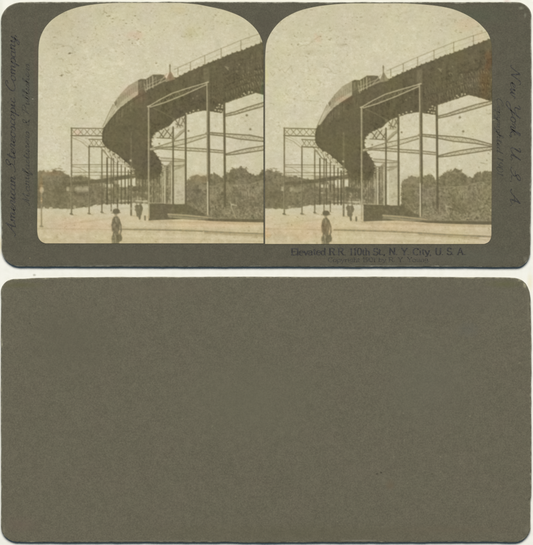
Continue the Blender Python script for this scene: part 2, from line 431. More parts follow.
    c.poly([(186, 204), (186, 181), (189, 179), (192, 176.5), (196, 174.5), (201, 175.5), (206, 175.8), (210, 174.5), (215, 172.6), (218.5, 175), (220.5, 177.5), (224, 175.5), (226.5, 172.2), (229, 170.8),
            (232, 168.9), (236, 168.2), (241, 166.4), (244, 168.2), (247, 167.6), (247.8, 171.5), (251, 173.8), (255, 175.3), (259.3, 175.2), (260.5, 171.8), (262.5, 169.6), (266, 170.4), (271, 168.2), (277, 169.5), (290, 167),
            (290, 222), (186, 217)], c.field(0.31, 0.07, 1.5, 4), 0.95, soft=4, rough=0.7, cell=1.2)
    c.soft(198, 179, 9, 5, .5, .5)
    c.poly([(199, 187.6), (212, 187), (224.5, 186), (250, 184.6), (258, 182), (266, 180.5), (290, 178.5), (290, 222), (199, 218)], c.field(0.41, 0.12, 1.3, 4), 1, soft=2)
    c.line([(199, 187.2), (224.5, 185.6), (250, 184.2), (258, 181.6), (266, 180.2), (290, 178.2)], 0.9, 0.50, 0.75, 2)
    for i in range(420):
        x = rnd.uniform(187, 282); y = rnd.uniform(187.5, 216)
        t = rnd.choice([.2, .24, .42, .5, .55]); r = rnd.uniform(.3, 1.0)
        c.ell(x, y, r, r * rnd.uniform(.6, 2.4), t, 0.45, .6)
    for (x, y, rx, ry, t, k) in [(239, 195, 7, 6, .24, .6), (213, 196, 5, 7, .44, .35), (225, 200, 6, 8, .25, .5), (202, 199, 6, 6, .28, .5), (256, 200, 9, 8, .3, .4), (244, 206, 10, 6, .22, .45),
                                 (194, 196, 5, 8, .36, .5), (275, 190, 8, 6, .40, .4)]:
        c.soft(x, y, rx, ry, t, k)
    for x in (242, 244, 246, 248.5, 251):
        c.line([(x, 191.5), (x + .3, 195.5)], .9, .62, .7, 2)
    for (x, y) in [(213, 196), (232, 205), (252, 214), (256.5, 213), (262, 212), (229.5, 213), (268, 205), (271, 203.5), (274, 205.5), (270, 196), (242, 200)]:
        c.ell(x, y, rnd.uniform(.7, 1.3), rnd.uniform(.6, 1.0), .62, .7, .5)
    c.line([(231, 204.2), (236.5, 205.4)], 1.2, .72, .9); c.line([(230.5, 202), (232, 208.5), (235.5, 217.5), (236.5, 219)], .9, .66, .85)
    c.line([(226, 214), (229, 213), (232, 215)], .8, .6, .8); c.line([(239, 209), (238.5, 214)], .7, .58, .8)
    c.line([(224.6, 202), (224.6, 212)], .8, .5, .8)
    c.line([(190, 200), (196, 207), (201, 214)], .6, .52, .7); c.line([(197, 200), (203, 213)], .6, .5, .6); c.line([(199, 214), (210, 205)], .6, .5, .5)
    for i in range(46):                                # hollows of shade between the bushes
        x = rnd.uniform(188, 284); y = rnd.uniform(174, 217); c.soft(x, y, rnd.uniform(1, 3.2), rnd.uniform(.8, 2), rnd.choice([.12, .18, .5]) if y > 186 else .17, rnd.uniform(.25, .6))
    for i in range(26):
        x = rnd.uniform(40, 100); y = rnd.uniform(176, 205); c.soft(x, y, rnd.uniform(1.5, 5), rnd.uniform(1, 3), rnd.choice([.14, .2, .4]), rnd.uniform(.25, .55))
    # gap between the two standards: pale, with blots
    c.poly([(174, 160), (185, 160), (185, 205), (174, 204)], c.field(.80, .04, 2, 3), 1)
    for (x, y, r) in [(179, 192.5, 1.6), (181, 195, 1.8), (177, 196, 1.4), (178, 199.5, 1.0), (182, 199.5, 1.2), (176.5, 180.5, 1.1), (176, 175, .6), (183, 191, .7)]:
        c.ell(x, y, r, r * .7, .56, .55, 1.0)
    # low stone pier and hedge
    c.poly([(148.6, 201.5), (160, 201.7), (170, 203), (176, 204.2), (187, 204), (200, 212), (214, 218), (172, 219.5), (148.6, 220.5)], c.field(.25, .035, 1.6, 3), 1, soft=2)
    for y in (204.5, 207.5, 210.5, 213.5, 216.5):
        c.line([(149, y), (185, y + 1)], .5, .18, .4)
    for i in range(40):
        c.ell(rnd.uniform(150, 190), rnd.uniform(204, 214), rnd.uniform(.4, 1.1), .5, rnd.choice([.18, .36, .42]), .5, .6)
    c.poly([(168, 213.6), (176, 213.8), (186, 214.6), (200, 216.3), (212, 217.6), (240, 218.6), (264, 218.8), (290, 219), (290, 222.4), (240, 221.8), (212, 220.8), (186, 219.4), (168, 217.4)], .42, 1, soft=2)
    c.line([(168, 214.2), (185, 215.2), (200, 216.6), (212, 218)], 1.4, .68, .85, 2)
    c.line([(174, 217.2), (186, 218), (200, 218.6), (214, 219)], 1.0, .62, .8, 2)
    c.poly([(196, 219.2), (212, 219), (240, 219), (290, 219.6), (290, 223.0), (240, 222), (212, 221.2)], .20, .9, soft=2)
    c.line([(186, 216.6), (215, 219.1)], .8, .28, .8)
    # ---- far span carried by the left hand frames
    c.d = 0.0
    def P(x, y0, y1, w, t, k=1.0): c.line([(x, y0), (x, y1)], w, t, k)
    c.poly([(71, 182), (86, 181), (101, 178.9), (120, 176), (137, 173), (137, 177.5), (120, 180), (101, 182.6), (86, 184.3), (71, 185)], .24, .95, soft=2)
    for y, t, w in [(164.8, .42, .9), (167.0, .52, .7), (172.4, .38, .9), (175.5, .50, .7)]:
        c.line([(72, y), (136, y - .3)], w, t, .85, 2)
    c.line([(72, 137.5), (81, 141.5), (89, 148)], .9, .62, .9); c.line([(72, 135), (84, 140.5), (90, 146)], .6, .70, .8)
    c.line([(72, 166), (80, 168), (89, 173)], .9, .6, .9); c.line([(72, 171), (79, 170), (88, 176)], .7, .66, .8); c.line([(73, 160), (84, 158.5)], .7, .78, .7)
    c.line([(89, 169), (102, 173.5)], .7, .66, .7); c.line([(102, 150), (110, 158), (116, 163)], .9, .5, .8)
    # lattice heads
    for (xa, xb, ya, yb, n) in [(71, 103.5, 128.2, 135.6, 5), (89, 104, 139.3, 146.6, 3)]:
        c.line([(xa, ya), (xb, ya + .3)], 1.0, .32); c.line([(xa, yb), (xb, yb + .3)], 1.1, .26)
        for k in range(n):
            a = xa + (xb - xa) * k / n; b = xa + (xb - xa) * (k + 1) / n
            c.line([(a, ya), (b, yb)], .7, .42, .9); c.line([(a, yb), (b, ya)], .7, .42, .9)
    # verticals
    P(71.6, 128, 214.3, 1.4, .30, .95); c.line([(71.0, 176), (71.1, 212)], .5, .62, .7)
    P(89.2, 146, 213.6, 1.4, .30, .95); c.line([(88.7, 180), (88.7, 212)], .5, .6, .6)
    P(102.0, 150, 212.6, 1.3, .28, .95)
    c.line([(70.4, 213.8), (72.6, 214.4)], 1.4, .3); c.line([(88, 213.4), (90.4, 213.8)], 1.2, .34); c.line([(101, 212), (103.2, 212.5)], 1.2, .34)
    for x in (107.2, 111.3, 113.6, 117.6, 121.4, 125.2, 128.4):
        P(x, 158 + max(0, (x - 113)) * .8, 204 + (7 if x in (111.3, 117.6) else 0), rnd.uniform(.9, 1.5), rnd.choice([.14, .18, .24]), .95)
    for i in range(26):
        x = rnd.uniform(104, 136); y = rnd.uniform(176, 196); c.line([(x, y), (x, y + rnd.uniform(3, 10))], .6, rnd.choice([.24, .6, .7]), .6)
    # knees of the far span
    for (a, b) in [((100, 146.5), (104, 151)), ((104, 150), (109, 158)), ((109, 152), (113, 160)), ((113, 154), (119, 162))]:
        c.line([a, b], .9, .36, .9)
    # bars deep under the span
    c.poly([(136, 176), (158, 176), (172, 160), (174, 160), (174, 204), (136, 203)], c.field(.56, .10, 1.6, 3), .95, soft=2)
    x = 136.3
    while x < 172.5:
        w = rnd.uniform(.7, 1.9); t = rnd.choice([.22, .26, .3, .4])
        c.line([(x, 176 if x < 160 else 166), (x, 202)], w, t, .9); x += w + rnd.uniform(.5, 1.6)
    for i in range(70):
        x = rnd.uniform(137, 171); y = rnd.uniform(178 if x < 160 else 168, 200)
        c.ell(x, y, rnd.uniform(.4, 1.0), rnd.uniform(.8, 3), rnd.choice([.2, .24, .3, .76]), .5, .7)
    for i in range(22):
        x = rnd.uniform(137, 168); y = rnd.uniform(180, 202); c.line([(x, y), (x + rnd.uniform(2, 6), y)], .7, rnd.choice([.22, .3, .62]), .6, 2)
    c.poly([(148.5, 185), (172, 188), (172, 202), (148.5, 202)], .28, .45, soft=6)
    c.line([(135, 189), (149, 190)], 5.5, .22, .8, 6); c.line([(135, 195), (149, 196)], 4.5, .26, .75, 6)
    c.line([(136, 200.8), (147, 201.2)], 1.4, .8, .85)
    for i in range(60):
        xx, yy = rnd.uniform(137, 171), rnd.uniform(180, 202); c.ell(xx, yy, .5, rnd.uniform(.5, 1.6), rnd.choice([.2, .7, .8]), .6, .6)
    P(164.8, 168, 203, 1.6, .8, .9); P(166.6, 166, 203, 1.0, .3, .9); P(162.5, 178, 203, .9, .74, .8)
    P(159.5, 180, 202, .9, .3)
    # ---- the great curving girder
    c.d = 0.2
    edge_l = [(117, 110.8), (111, 118), (106.2, 124.2), (103.4, 128), (102.2, 133), (102.0, 139), (103.2, 144), (106.6, 147.8), (112.2, 151.4), (117, 154.4), (122, 158.6), (128, 163.8), (133.4, 169.4), (135.6, 174), (138, 178.8)]
    edge_b = [(146, 179.6), (155, 179.0), (159.5, 176), (162.5, 169), (161.0, 161.5), (156.6, 155), (153.0, 150), (151.6, 145.0), (151.6, 139.0), (153.6, 134.8), (156.6, 132.0), (161.4, 129.4), (167, 127.6), (171, 124.5),
              (174.0, 121.2), (178, 118.6), (186.5, 115.0), (196.3, 112.0), (204.6, 110.6), (209, 111.2), (222.5, 113.2), (224.4, 103.4), (240.5, 97.8), (255.6, 93.0), (263, 94.6), (279, 99.4), (292, 102)]
    edge_t = [(292, 31), (279, 36), (262.5, 42.2), (251, 46.8), (241, 50.6), (230.6, 54.0), (221, 58.2), (210, 62.4), (200, 66.8), (188, 72), (176.6, 77.5), (166.8, 81.5), (158, 84), (148.5, 88.8), (138.4, 94.4), (128, 101.5), (121, 107)]
    body = c.field(.150, .035, 1.6, 4)
    grad = np.linspace(0, 1, c.w)[None, :] * -0.02
    c.poly(edge_l + edge_b + edge_t, body + grad, 1, soft=1.6, rough=.18, cell=1.2)
    # sleepers nibbling the skyline
    for i in range(48):
        f = i / 47; x = 168 + f * 112; y = np.interp(x, [p[0] for p in edge_t][::-1], [p[1] for p in edge_t][::-1])
        if i % 2: c.ell(x, y - .1, 1.0, .8, .2, .9)
    # shading planes on the inside of the curve
    c.poly([(117, 111), (138, 95), (150, 90), (147, 140), (140, 178), (136, 178), (128, 160), (112, 150), (104, 138), (106, 125)], .225, .55, soft=8)
    c.poly([(150, 108), (175, 96), (206, 85), (206, 108), (178, 117), (157, 132), (150, 140)], .11, .5, soft=6)
    c.poly([(150, 90), (166, 83), (206, 66), (262, 43), (292, 32), (292, 46), (206, 80), (175, 93), (150, 104)], .24, .32, soft=8)
    c.line([(140, 112), (158, 104), (206, 84), (262, 61), (285, 52)], 1.0, .24, .35, 3)
    c.line([(106, 137), (116, 138.5), (131, 138)], .8, .22, .5); c.line([(112, 140), (130, 139.5)], .6, .24, .5)
    for i in range(26):
        x = 109 + i * 1.5; y = np.interp(x, [104, 121, 138, 148], [124, 107.5, 95, 90]) + 1
        c.line([(x, y), (x - .5, y + rnd.uniform(5, 15))], .8, rnd.choice([.28, .32, .08, .12]), .5, 2)
    c.line([(108, 122), (121, 109.5), (138, 97.5), (150, 92)], .8, .06, .6, 2); c.line([(110, 124), (122, 112.5), (138, 101)], .7, .26, .5, 2)
    for i in range(34):
        x = rnd.uniform(108, 158); y = rnd.uniform(112, 174); c.line([(x, y), (x + rnd.uniform(1, 6), y + rnd.uniform(-.8, .8))], .8, rnd.choice([.08, .20, .24]), .35, 3)
    for i in range(70):                               # rivets and lacing catching the light
        x = rnd.uniform(214, 285); top = np.interp(x, [200, 285], [70, 40]); bot = np.interp(x, [200, 255, 285], [108, 92, 98])
        y = rnd.uniform(top, bot)
        c.line([(x, y), (x + rnd.uniform(-.5, 1.2), y + rnd.uniform(.6, 2.6))], rnd.uniform(.4, .8), rnd.choice([.30, .36, .06, .08]), .6)
    for i in range(50):
        x = rnd.uniform(152, 262); top = np.interp(x, [150, 262], [94, 48]); bot = np.interp(x, [150, 205, 262], [125, 106, 90])
        y = rnd.uniform(top, bot); c.line([(x, y), (x + rnd.uniform(.5, 3), y - rnd.uniform(0, 1.2))], .6, rnd.choice([.08, .24, .28]), .45)
    for f in (.16, .28, .40, .52, .64, .76, .88):       # rows of lacing bars
        x = 212.0
        while x < 285:
            top = np.interp(x, [200, 221, 251, 285], [68, 60, 48.5, 36]); bot = np.interp(x, [200, 224, 255, 285], [110, 103, 93, 99])
            y = top + (bot - top) * f
            k_ = (.30 if x > 236 else .16) * (1.5 if .3 < f < .8 else .8)
            if f < .5 and rnd.random() < .72: x += 2.4; continue
            y += rnd.uniform(-.8, .8)
            c.line([(x, y), (x + .9, y + 2.0)], .7, .15 + k_ * rnd.uniform(.2, 1.1), .75); c.line([(x + 1.1, y + 1.8), (x + 1.9, y)], .6, .05, .55)
            x += rnd.uniform(1.7, 2.9)
    for i in range(24):                                # web panels, slightly different in tone
        x = 150 + i * 5.6 + rnd.uniform(-1, 1); t0 = np.interp(x, [150, 167, 200, 221, 251, 285], [91, 84, 68, 60, 48.5, 36]); b0 = np.interp(x, [150, 200, 224, 255, 285], [128, 109, 103, 93, 99])
        f0 = rnd.choice([.12, .3, .5]); f1 = f0 + rnd.uniform(.15, .3)
        c.poly([(x, t0 + (b0 - t0) * f0), (x + 5, t0 - 2 + (b0 - t0) * f0), (x + 5, t0 - 2 + (b0 - t0) * f1), (x, t0 + (b0 - t0) * f1)], rnd.choice([.07, .10, .22, .25]), .45, soft=3)
        c.line([(x, t0 + (b0 - t0) * .1), (x - .2, b0 - 2)], .6, rnd.choice([.06, .24]), .5, 2)
    for f in (.22, .58, .70):
        xs_ = np.linspace(212, 285, 12); c.line([(x, np.interp(x, [200, 221, 251, 285], [68, 60, 48.5, 36]) * (1 - f) + f * np.interp(x, [200, 224, 255, 285], [110, 103, 93, 99])) for x in xs_], .7, .26, .5)
    for k in range(14):
        x = 226 + k * 2.7; y = 92.5 - k * .9 - (0 if k % 2 else .6)
        c.line([(x, y), (x + .8, y + 4.2)], .7, .32 if k % 3 else .42, .65)
    for k in range(9):
        x = 250 + k * 2.2; y = 84 - k * 1.3
        c.line([(x, y), (x + 1.0, y + 3.2)], .9, .42, .6)
    for k in range(7):
        c.line([(256 + k * 3, 71 - k * .7), (257 + k * 3, 74 - k * .7)], .8, .38, .6)
    for (x, y) in [(226.5, 67), (228, 68), (239.3, 64.5), (248.5, 72.3), (237, 71), (249, 81.5), (193, 98.5), (197, 96)]:
        c.ell(x, y, .9, .8, .45, .75, .5)
    c.line([(225, 66.5), (228.5, 70)], .8, .5, .8); c.line([(235, 71), (238, 74)], .7, .3, .7)
    c.poly([(203.5, 69), (209, 66.6), (209.6, 82), (205.5, 83), (204, 82)], .34, .65, soft=3)
    # daylight through the lower lacing
    for i in range(11):
        x = 219 + i * 3.3; y = 106 - (x - 219) * .42 - (0 if i > 1 else -1)
        c.ell(x, y, .9, .9, .85 if i % 3 else .6, .85, .5)
    for (x, y) in [(186.5, 113.6), (190, 112.6), (193.5, 110.8), (198.4, 110.0), (217, 107.5), (219.5, 104.5), (218.7, 110.6), (222, 107.6), (221, 111), (244, 93.5), (249, 92), (215.5, 110)]:
        c.ell(x, y, 1.0, .8, .82, .85, .5)
    c.line([(224.6, 102.8), (240.5, 97.2), (255.6, 92.4), (262, 94)], .9, .16, .95)
    for k in range(30):                               # tie ends along the inner edge
        E_ = np.array(edge_b, float); sgm = np.hypot(*np.diff(E_, axis=0).T); cs = np.r_[0, np.cumsum(sgm)]
        L_ = 8 + k * 2.1
        x, y = np.interp(L_, cs, E_[:, 0]), np.interp(L_, cs, E_[:, 1])
        if k % 2: c.line([(x - .8, y), (x + 1.0 + rnd.uniform(-.3, .5), y + .1)], .9, .14, .95)
        elif k % 4: c.line([(x - 1.4, y), (x + .4, y)], .6, .55, .5)
    for x in (117.4, 119.6, 122.4, 126.5, 131):
        y = np.interp(x, [104, 121, 138], [124, 108, 95.5]); c.line([(x, y + 2), (x - .6, y + 10)], .9, .38, .6, 2)
    for i in range(20):                               # feet of the far bents, merging with the shade under the deck
        x = 136 + i * 1.25; c.line([(x, 175), (x, 182 + rnd.uniform(-2, 6))], .8, rnd.choice([.14, .2, .26]), .8, 2)
    c.line([(104, 140), (118, 141.4), (131, 140.6)], .9, .26, .55, 2); c.line([(112, 137), (128, 136.4)], .7, .24, .5, 2)
    c.line([(139, 116), (150, 112.5)], .7, .24, .5); c.line([(128, 124), (147, 121)], .7, .22, .5)
    # lattice bays at the bend
    c.poly([(157, 136.6), (158.5, 133), (162, 130), (167.5, 129), (173.6, 129), (173.6, 137), (160, 137.6)], .84, .95)
    for (a, b) in [((158, 130), (164, 138)), ((163, 137.5), (169, 129)), ((165, 129), (173, 138)), ((169, 138), (173, 131)), ((160, 137), (164, 130.5))]:
        c.line([a, b], .9, .24, .95)
    c.poly([(175, 121.6), (180, 118.6), (184.6, 117), (184.6, 126.5), (178, 127.6), (175, 127.6)], .80, .9)
    for (a, b) in [((175, 119), (181, 128)), ((180, 118), (177, 128)), ((181, 125), (185, 117)), ((176, 124), (183, 126)), ((182, 118), (185, 124))]:
        c.line([a, b], .9, .26, .95)
    c.line([(166, 127.6), (174, 128.3), (184, 127.4)], 1.3, .72, .85); c.line([(157, 137.8), (174, 138.6)], 1.0, .3, .95)
    for (x, y) in [(113.5, 154.6), (117.5, 157.4), (121, 160.5), (125, 163.5)]:
        c.ell(x, y + 1.2, 1.6, 1.0, .80, .85, .5)
    for k in range(13):
        f = k / 12; x = 105 + f * 29; y = np.interp(x, [103.2, 106.6, 112.2, 117, 122, 128, 133.4], [145, 148.6, 152.4, 155.6, 159.6, 164.8, 170.4])
        c.ell(x + rnd.uniform(-.4, .4), y + rnd.uniform(-.5, .8), 1.0, .8, .86 if k % 2 else .10, .85, .6)
        c.line([(x, y), (x + .8, y + 3.4)], .7, .3, .7)
    c.ell(106.5, 150.5, 1.6, 1.0, .84, .8, .5); c.ell(109.8, 153.5, 1.3, 1.2, .8, .8, .5)
    # ---- track side: cars of the train seen over the parapet
    c.d = 1.1
    c.poly([(104.3, 124.5), (109.5, 115), (113.8, 104.2), (116.8, 108.6), (111.5, 117.4), (106.2, 124.6)], .70, 1)
    c.line([(103.0, 126.5), (107.4, 116.6), (113.3, 104.4)], .8, .44, .9); c.line([(105.0, 124.4), (109.6, 116.2), (115.0, 108)], .6, .9, .8)
    c.poly([(114.6, 102.6), (121, 94.2), (128.7, 86.0), (138.4, 80.6), (138.4, 94.3), (128, 101), (117, 109)], .60, 1, soft=2)
    c.poly([(117, 108.6), (122, 101), (132, 94), (138.4, 91), (138.4, 94.3), (128, 101)], .74, .7, soft=4)
    c.line([(114.6, 102.6), (121, 94.2), (128.7, 86.0), (138.4, 80.4)], .9, .55, .8)
    c.poly([(114.4, 102.4), (116.8, 100.6), (117.4, 103.6), (115, 106.4)], .36, .9)
    for i in range(9):
        x = 119 + i * 2.1; y = 97.5 - i * 1.45; c.line([(x, y), (x + .1, y + 5.5)], .8, .44, .7, 2)
    c.line([(117, 104), (127, 94), (138, 87)], .6, .58, .5)
    c.poly([(138.2, 80.2), (141, 79.0), (146, 79.2), (149, 77.2), (153, 74.8), (160, 74.4), (164, 75.0), (166, 78), (166, 82), (150, 88.5), (145, 92), (138.2, 94.8)], .24, 1, soft=2)
    c.poly([(139.3, 81.6), (141.8, 81), (142, 87), (139.6, 88.6)], .40, .7); c.poly([(143, 81), (145.4, 80.4), (145.6, 85.4), (143.2, 87)], .36, .7)
    for (a, b, w, t) in [((147.0, 80), (147.3, 90), .9, .72), ((149.6, 78), (149.8, 89), .8, .66), ((152.6, 76.4), (153, 88), .9, .74), ((156, 77), (156.4, 85.5), .6, .6), ((145, 90), (166, 80), .9, .74),
                         ((146, 86), (165, 77.4), .7, .62), ((148, 88), (156, 77), .6, .5), ((158, 84), (167, 73.6), .9, .62), ((144.5, 84), (146, 92), .9, .62), ((139, 90), (146, 86.2), .6, .4)]:
        c.line([a, b], w, t, .85)
    c.line([(153, 75.0), (164, 75.2)], 1.0, .3, .9)
    # flagman's hut and mast against the sky
    c.d = .5
    c.poly([(165.2, 81.4), (167.6, 76.4), (169.6, 71.6), (171.0, 71.6), (173.2, 75.6), (175.6, 79.2), (170, 81)], .44, .95, soft=2)
    c.line([(170.0, 64.6), (170.1, 73)], 1.2, .42, .95); c.ell(170, 66, .9, 1.1, .4, .9)
    c.ell(170.3, 76.4, 1.2, 2.6, .3, .7, .5)
    # ---- handrail
    c.d = -.2 if not right else .0
    c.line([(174, 69.6), (186, 64.2), (200, 57.6), (221, 48.6), (240.8, 40.3), (258, 34.4), (280, 27.6)], .75, .52, .85)
    c.line([(174, 72.6), (190, 67.4), (205, 61.2), (222, 53.2), (241, 45.4), (262, 38.6), (280, 32.8)], .55, .68, .7)
    for (x, a, b) in [(178, 68, 75), (190.5, 62.4, 71), (204.8, 55.6, 64), (221.2, 48.4, 57.6), (240.9, 40.2, 50), (260.6, 33.6, 42)]:
        c.line([(x, a), (x, b)], .8, .42, .85)
    # ---- struts, all in the light
    c.d = -.2
    def twin(up, lo, w, t, fill, n=0, tz=None):
        c.poly(up + lo[::-1], fill, .55) if fill is not None else None
        if n:
            ux = np.linspace(up[0][0], up[-1][0], n + 1)
            fu = lambda x: np.interp(x, [p[0] for p in up], [p[1] for p in up]); fl = lambda x: np.interp(x, [p[0] for p in lo], [p[1] for p in lo])
            for k in range(n):
                a, b = ux[k], ux[k + 1]; y0, y1 = (fu(a), fl(b)) if k % 2 else (fl(a), fu(b))
                c.line([(a, y0), (b, y1)], .5, tz or t, .7)
        c.line(up, w, t); c.line(lo, w, t)
    c.line([(153, 108), (163, 112.5), (173, 118.2)], .7, .34, .8)
    c.ell(173.5, 119.5, 1.2, 1.5, .36, .8)
    twin([(148.8, 106.4), (160, 99.6), (172, 93.4), (184, 89.4), (206.6, 82.6)], [(148.8, 107.6), (165, 102.4), (183, 95.2), (206.6, 84.6)], .95, .74, None, 18, .45)
    twin([(149, 149), (160, 146), (174, 141.4), (190, 138), (206, 134)], [(149, 150.6), (165, 147.8), (184, 144.2), (206, 137)], 1.0, .40, .80, 14, .55)
    c.line([(149, 149.6), (157, 147.6)], 1.2, .8, .9)
    twin([(153, 147.6), (174, 147.0), (186.5, 147.8), (206, 149.0), (224, 150.8)], [(156, 148.6), (174, 149.8), (190, 150.8), (208, 151.8), (224, 153.0)], .95, .34, .76, 18, .52)
    twin([(160.5, 157.8), (174, 158.6), (184.8, 159.8)], [(161, 161), (174, 161.6), (184.8, 161.2)], .9, .46, .66)
    c.line([(161.5, 165.6), (174, 166.2), (184.6, 165.2)], 1.2, .42, .9); c.line([(164, 170.5), (174, 170.5)], .9, .5, .9)
    c.line([(162, 168.6), (173, 168.4)], .8, .56, .8)
    c.poly([(174, 137.6), (180, 131), (185, 128), (185, 131), (180, 136), (174.5, 140.6)], .60, .9); c.line([(174, 140), (185, 130.6)], .8, .4, .9)
    c.poly([(174.6, 168.2), (180, 166), (185, 163.2), (185, 165.8), (180, 168.8), (175, 170.2)], .58, .9)
    twin([(224.6, 114.6), (235, 111.8), (246, 107.8), (263, 102.6), (280, 98.6)], [(224.6, 116.4), (235, 114.4), (246, 111.2), (263, 106.4), (280, 101.4)], 1.1, .30, .70, 14, .42)
    twin([(207, 132.5), (224.6, 133.6), (250, 135.3), (263, 137.8), (280, 142.6)], [(207, 134.2), (222.5, 135.9), (240.5, 139.2), (263, 141.4), (280, 144.4)], 1.1, .30, .70, 18, .42)
    twin([(224.6, 154.4), (235, 151.4), (246, 148.8), (263, 146.0), (280, 144.6)], [(224.6, 155.2), (235, 154.4), (246, 152.8), (263, 150.2), (280, 147.4)], 1.1, .30, .70, 14, .42)
    # ---- near standards
    c.d = 0
    P(173.2, 127, 204, 1.6, .24); P(171.4, 166, 203.5, 1.3, .82, .8)
    c.ell(173.4, 140.2, 1.5, 1.5, .34, .9)
    c.line([(185.6, 116), (185.8, 204.5)], 2.0, .22); c.line([(184.9, 122), (185.0, 200)], .5, .46, .7)
    c.d = -.3
    c.line([(224.2, 103), (224.7, 160), (225.0, 206)], 2.3, .20); c.line([(223.6, 118), (224.0, 184)], .5, .40, .7)
    P(131.2, 133, 163, 1.5, .32, .85); P(131.2, 163, 215, 1.9, .30, .95); c.ell(130.6, 160.6, 1.1, 1.0, .85, .8); c.line([(130, 169), (134.5, 169.6)], 1.1, .72, .8)
    c.line([(128, 172), (131, 173)], .9, .25)
    c.d = .1
    P(149.1, 106, 182, 1.9, .34, .95); P(148.5, 106, 182, .9, .74, .9); P(148.9, 182, 218, 1.5, .66, .95); c.line([(147.6, 106.6), (150, 105.8)], 1.4, .74, .9)
    P(149.6, 140, 150, .7, .4, .8)
    c.d = -.2
    c.line([(208.6, 86), (208.8, 130), (209.2, 182)], 2.3, .22); c.line([(206.9, 83), (207.2, 130), (207.4, 182)], 1.1, .50)
    c.line([(207.0, 84), (207.2, 112)], .9, .68, .8)
    c.line([(208.8, 182), (209, 214)], 1.3, .2, .9); c.line([(207.6, 182), (207.8, 215)], 1.15, .86)
    c.ell(206.8, 133.6, 1.7, 1.4, .46, .9); c.line([(205.6, 83), (208.4, 82)], 1.3, .78, .9); c.line([(206.4, 215.3), (209.6, 215.6)], 1.0, .5, .8)
    # ---- contact shade
    for (x, y, w_) in [(71.6, 214.8, 5), (89.2, 214.2, 4), (102, 213.2, 4), (131.2, 215.6, 4), (208, 216, 3), (148.8, 220.6, 4)]:
        c.line([(x - .5, y), (x + w_, y + .5)], 1.0, .52, .5, 2.5)
    c.line([(104, 208), (147, 209)], 2.2, .74, .4, 6); c.line([(150, 221.6), (212, 222.6), (285, 224.6)], 1.6, .66, .5, 5)
    # ---- people in the picture
    c.d = -1.6
    c.poly([(134.6, 206.2), (136.6, 204.2), (138.6, 205.2), (140.9, 203.9), (142.7, 205.8), (142.5, 210), (141.2, 214.6), (140.4, 219.6), (139.4, 220.4), (138.3, 216.6), (136.9, 216.2), (136.0, 211)], .26, .9, soft=2.5, rough=.3)
    c.ell(137.0, 202.9, 1.0, 1.2, .42, .9); c.ell(141.1, 203.0, 1.0, 1.2, .42, .9); c.line([(139.3, 206), (139.1, 209)], .7, .6, .7)
    c.poly([(143.4, 205), (146.8, 205), (147.4, 215), (146.8, 219), (143.6, 219), (143, 214)], .86, .9, soft=2); c.ell(145.2, 203.2, 1.2, 1.3, .62, .85)
    c.poly([(144.2, 215.6), (146.0, 215.6), (146.0, 220.6), (144.2, 220.4)], .32, .9)
    c.line([(143, 201.4), (147, 201.2)], 1.1, .88, .8)
    c.d = -3.0
    yo = 1.4 if right else 0
    c.poly([(120, 243), (123, 240.5), (133, 241), (140, 243.6)], .74, .4, soft=4)
    q = lambda pts: [(x, y + yo * (1 - (y - 208) / 36)) for x, y in pts]
    c.poly(q([(112.6, 211.8), (113.4, 209.4), (115.6, 208.6), (118.4, 208.8), (119.9, 210.6), (120.0, 212.2), (118.6, 213.6), (116.6, 214.3), (114.4, 214)]), .22, .95, soft=2)
    c.poly(q([(114.2, 213.6), (117.4, 213.8), (117.2, 217), (115, 217.2)]), .56, .9)
    c.poly(q([(113.8, 216.8), (117.6, 216.4), (119.4, 218.4), (120.2, 223), (119.8, 228), (118.4, 232.5), (119.6, 236), (119.2, 243.6), (112.0, 243.6), (112.4, 237), (113.2, 231), (112.4, 225), (112.4, 219.6)]), .30, .95, soft=2.4)
    c.line(q([(114.3, 219), (113.6, 226), (114.4, 233)]), .8, .28, .7); c.line(q([(118.2, 219), (118.6, 228)]), .9, .32, .6)
    c.ell(113.0, 238.5, 1.6, 3.0, .36, .8, .4); c.line(q([(114.6, 234), (115.4, 237.5)]), .8, .66, .7)
    for i in range(16):
        c.ell(rnd.uniform(113.4, 119), rnd.uniform(218, 241), rnd.uniform(.5, 1.1), rnd.uniform(.8, 2.2), rnd.choice([.16, .2, .42, .5]), .5, .8)
    c.line(q([(111.6, 212.9), (116, 213.8), (120.6, 212.7)]), .8, .3, .8); c.line([(113.4, 241), (113.0, 243.4)], .8, .75, .7)
    c.poly([(116.4, 235.4), (118.6, 234), (121.2, 234.8), (122.4, 237.6), (121.8, 240.8), (119, 242), (116.8, 240.8)], .27, .95, soft=2)
    c.line([(119, 232.8), (121.6, 235)], .6, .4, .8)
    c.line(q([(119.2, 219.5), (121.0, 225), (121.2, 231), (120.0, 235)]), 1.3, .26, .85, 1.5)      # arm down to the bundle
    c.line(q([(113, 219.5), (112.0, 225), (112.6, 231)]), 1.2, .3, .8, 1.5)
    c.line(q([(116, 218), (116.2, 222)]), .9, .72, .7); c.line([(115.6, 236), (115.4, 243)], .8, .62, .7)
    if not right:
        c.d = 0
        P(41.6, 193, 226.5, 1.5, .48, .9); c.ell(41.8, 190, 2.1, 3.2, .74, .85, .5); c.line([(39.6, 185.5), (44, 185.5)], 1.0, .5, .8); c.ell(41.5, 200.8, .6, .6, .95, .9)
        c.line([(40.6, 226.2), (42.8, 226.6)], 1.6, .42, .8)
    # ---- emulsion faults: blots and specks
    c.d = .2; c.darken = True
    for (x, y, r) in [(246.8, 115.3, 1.25), (250.3, 129.3, 1.2), (188.6, 130.9, 1.0), (159.3, 143.7, .9)]:
        c.ell(x, y, r, r * .95, .30, .85, .6)
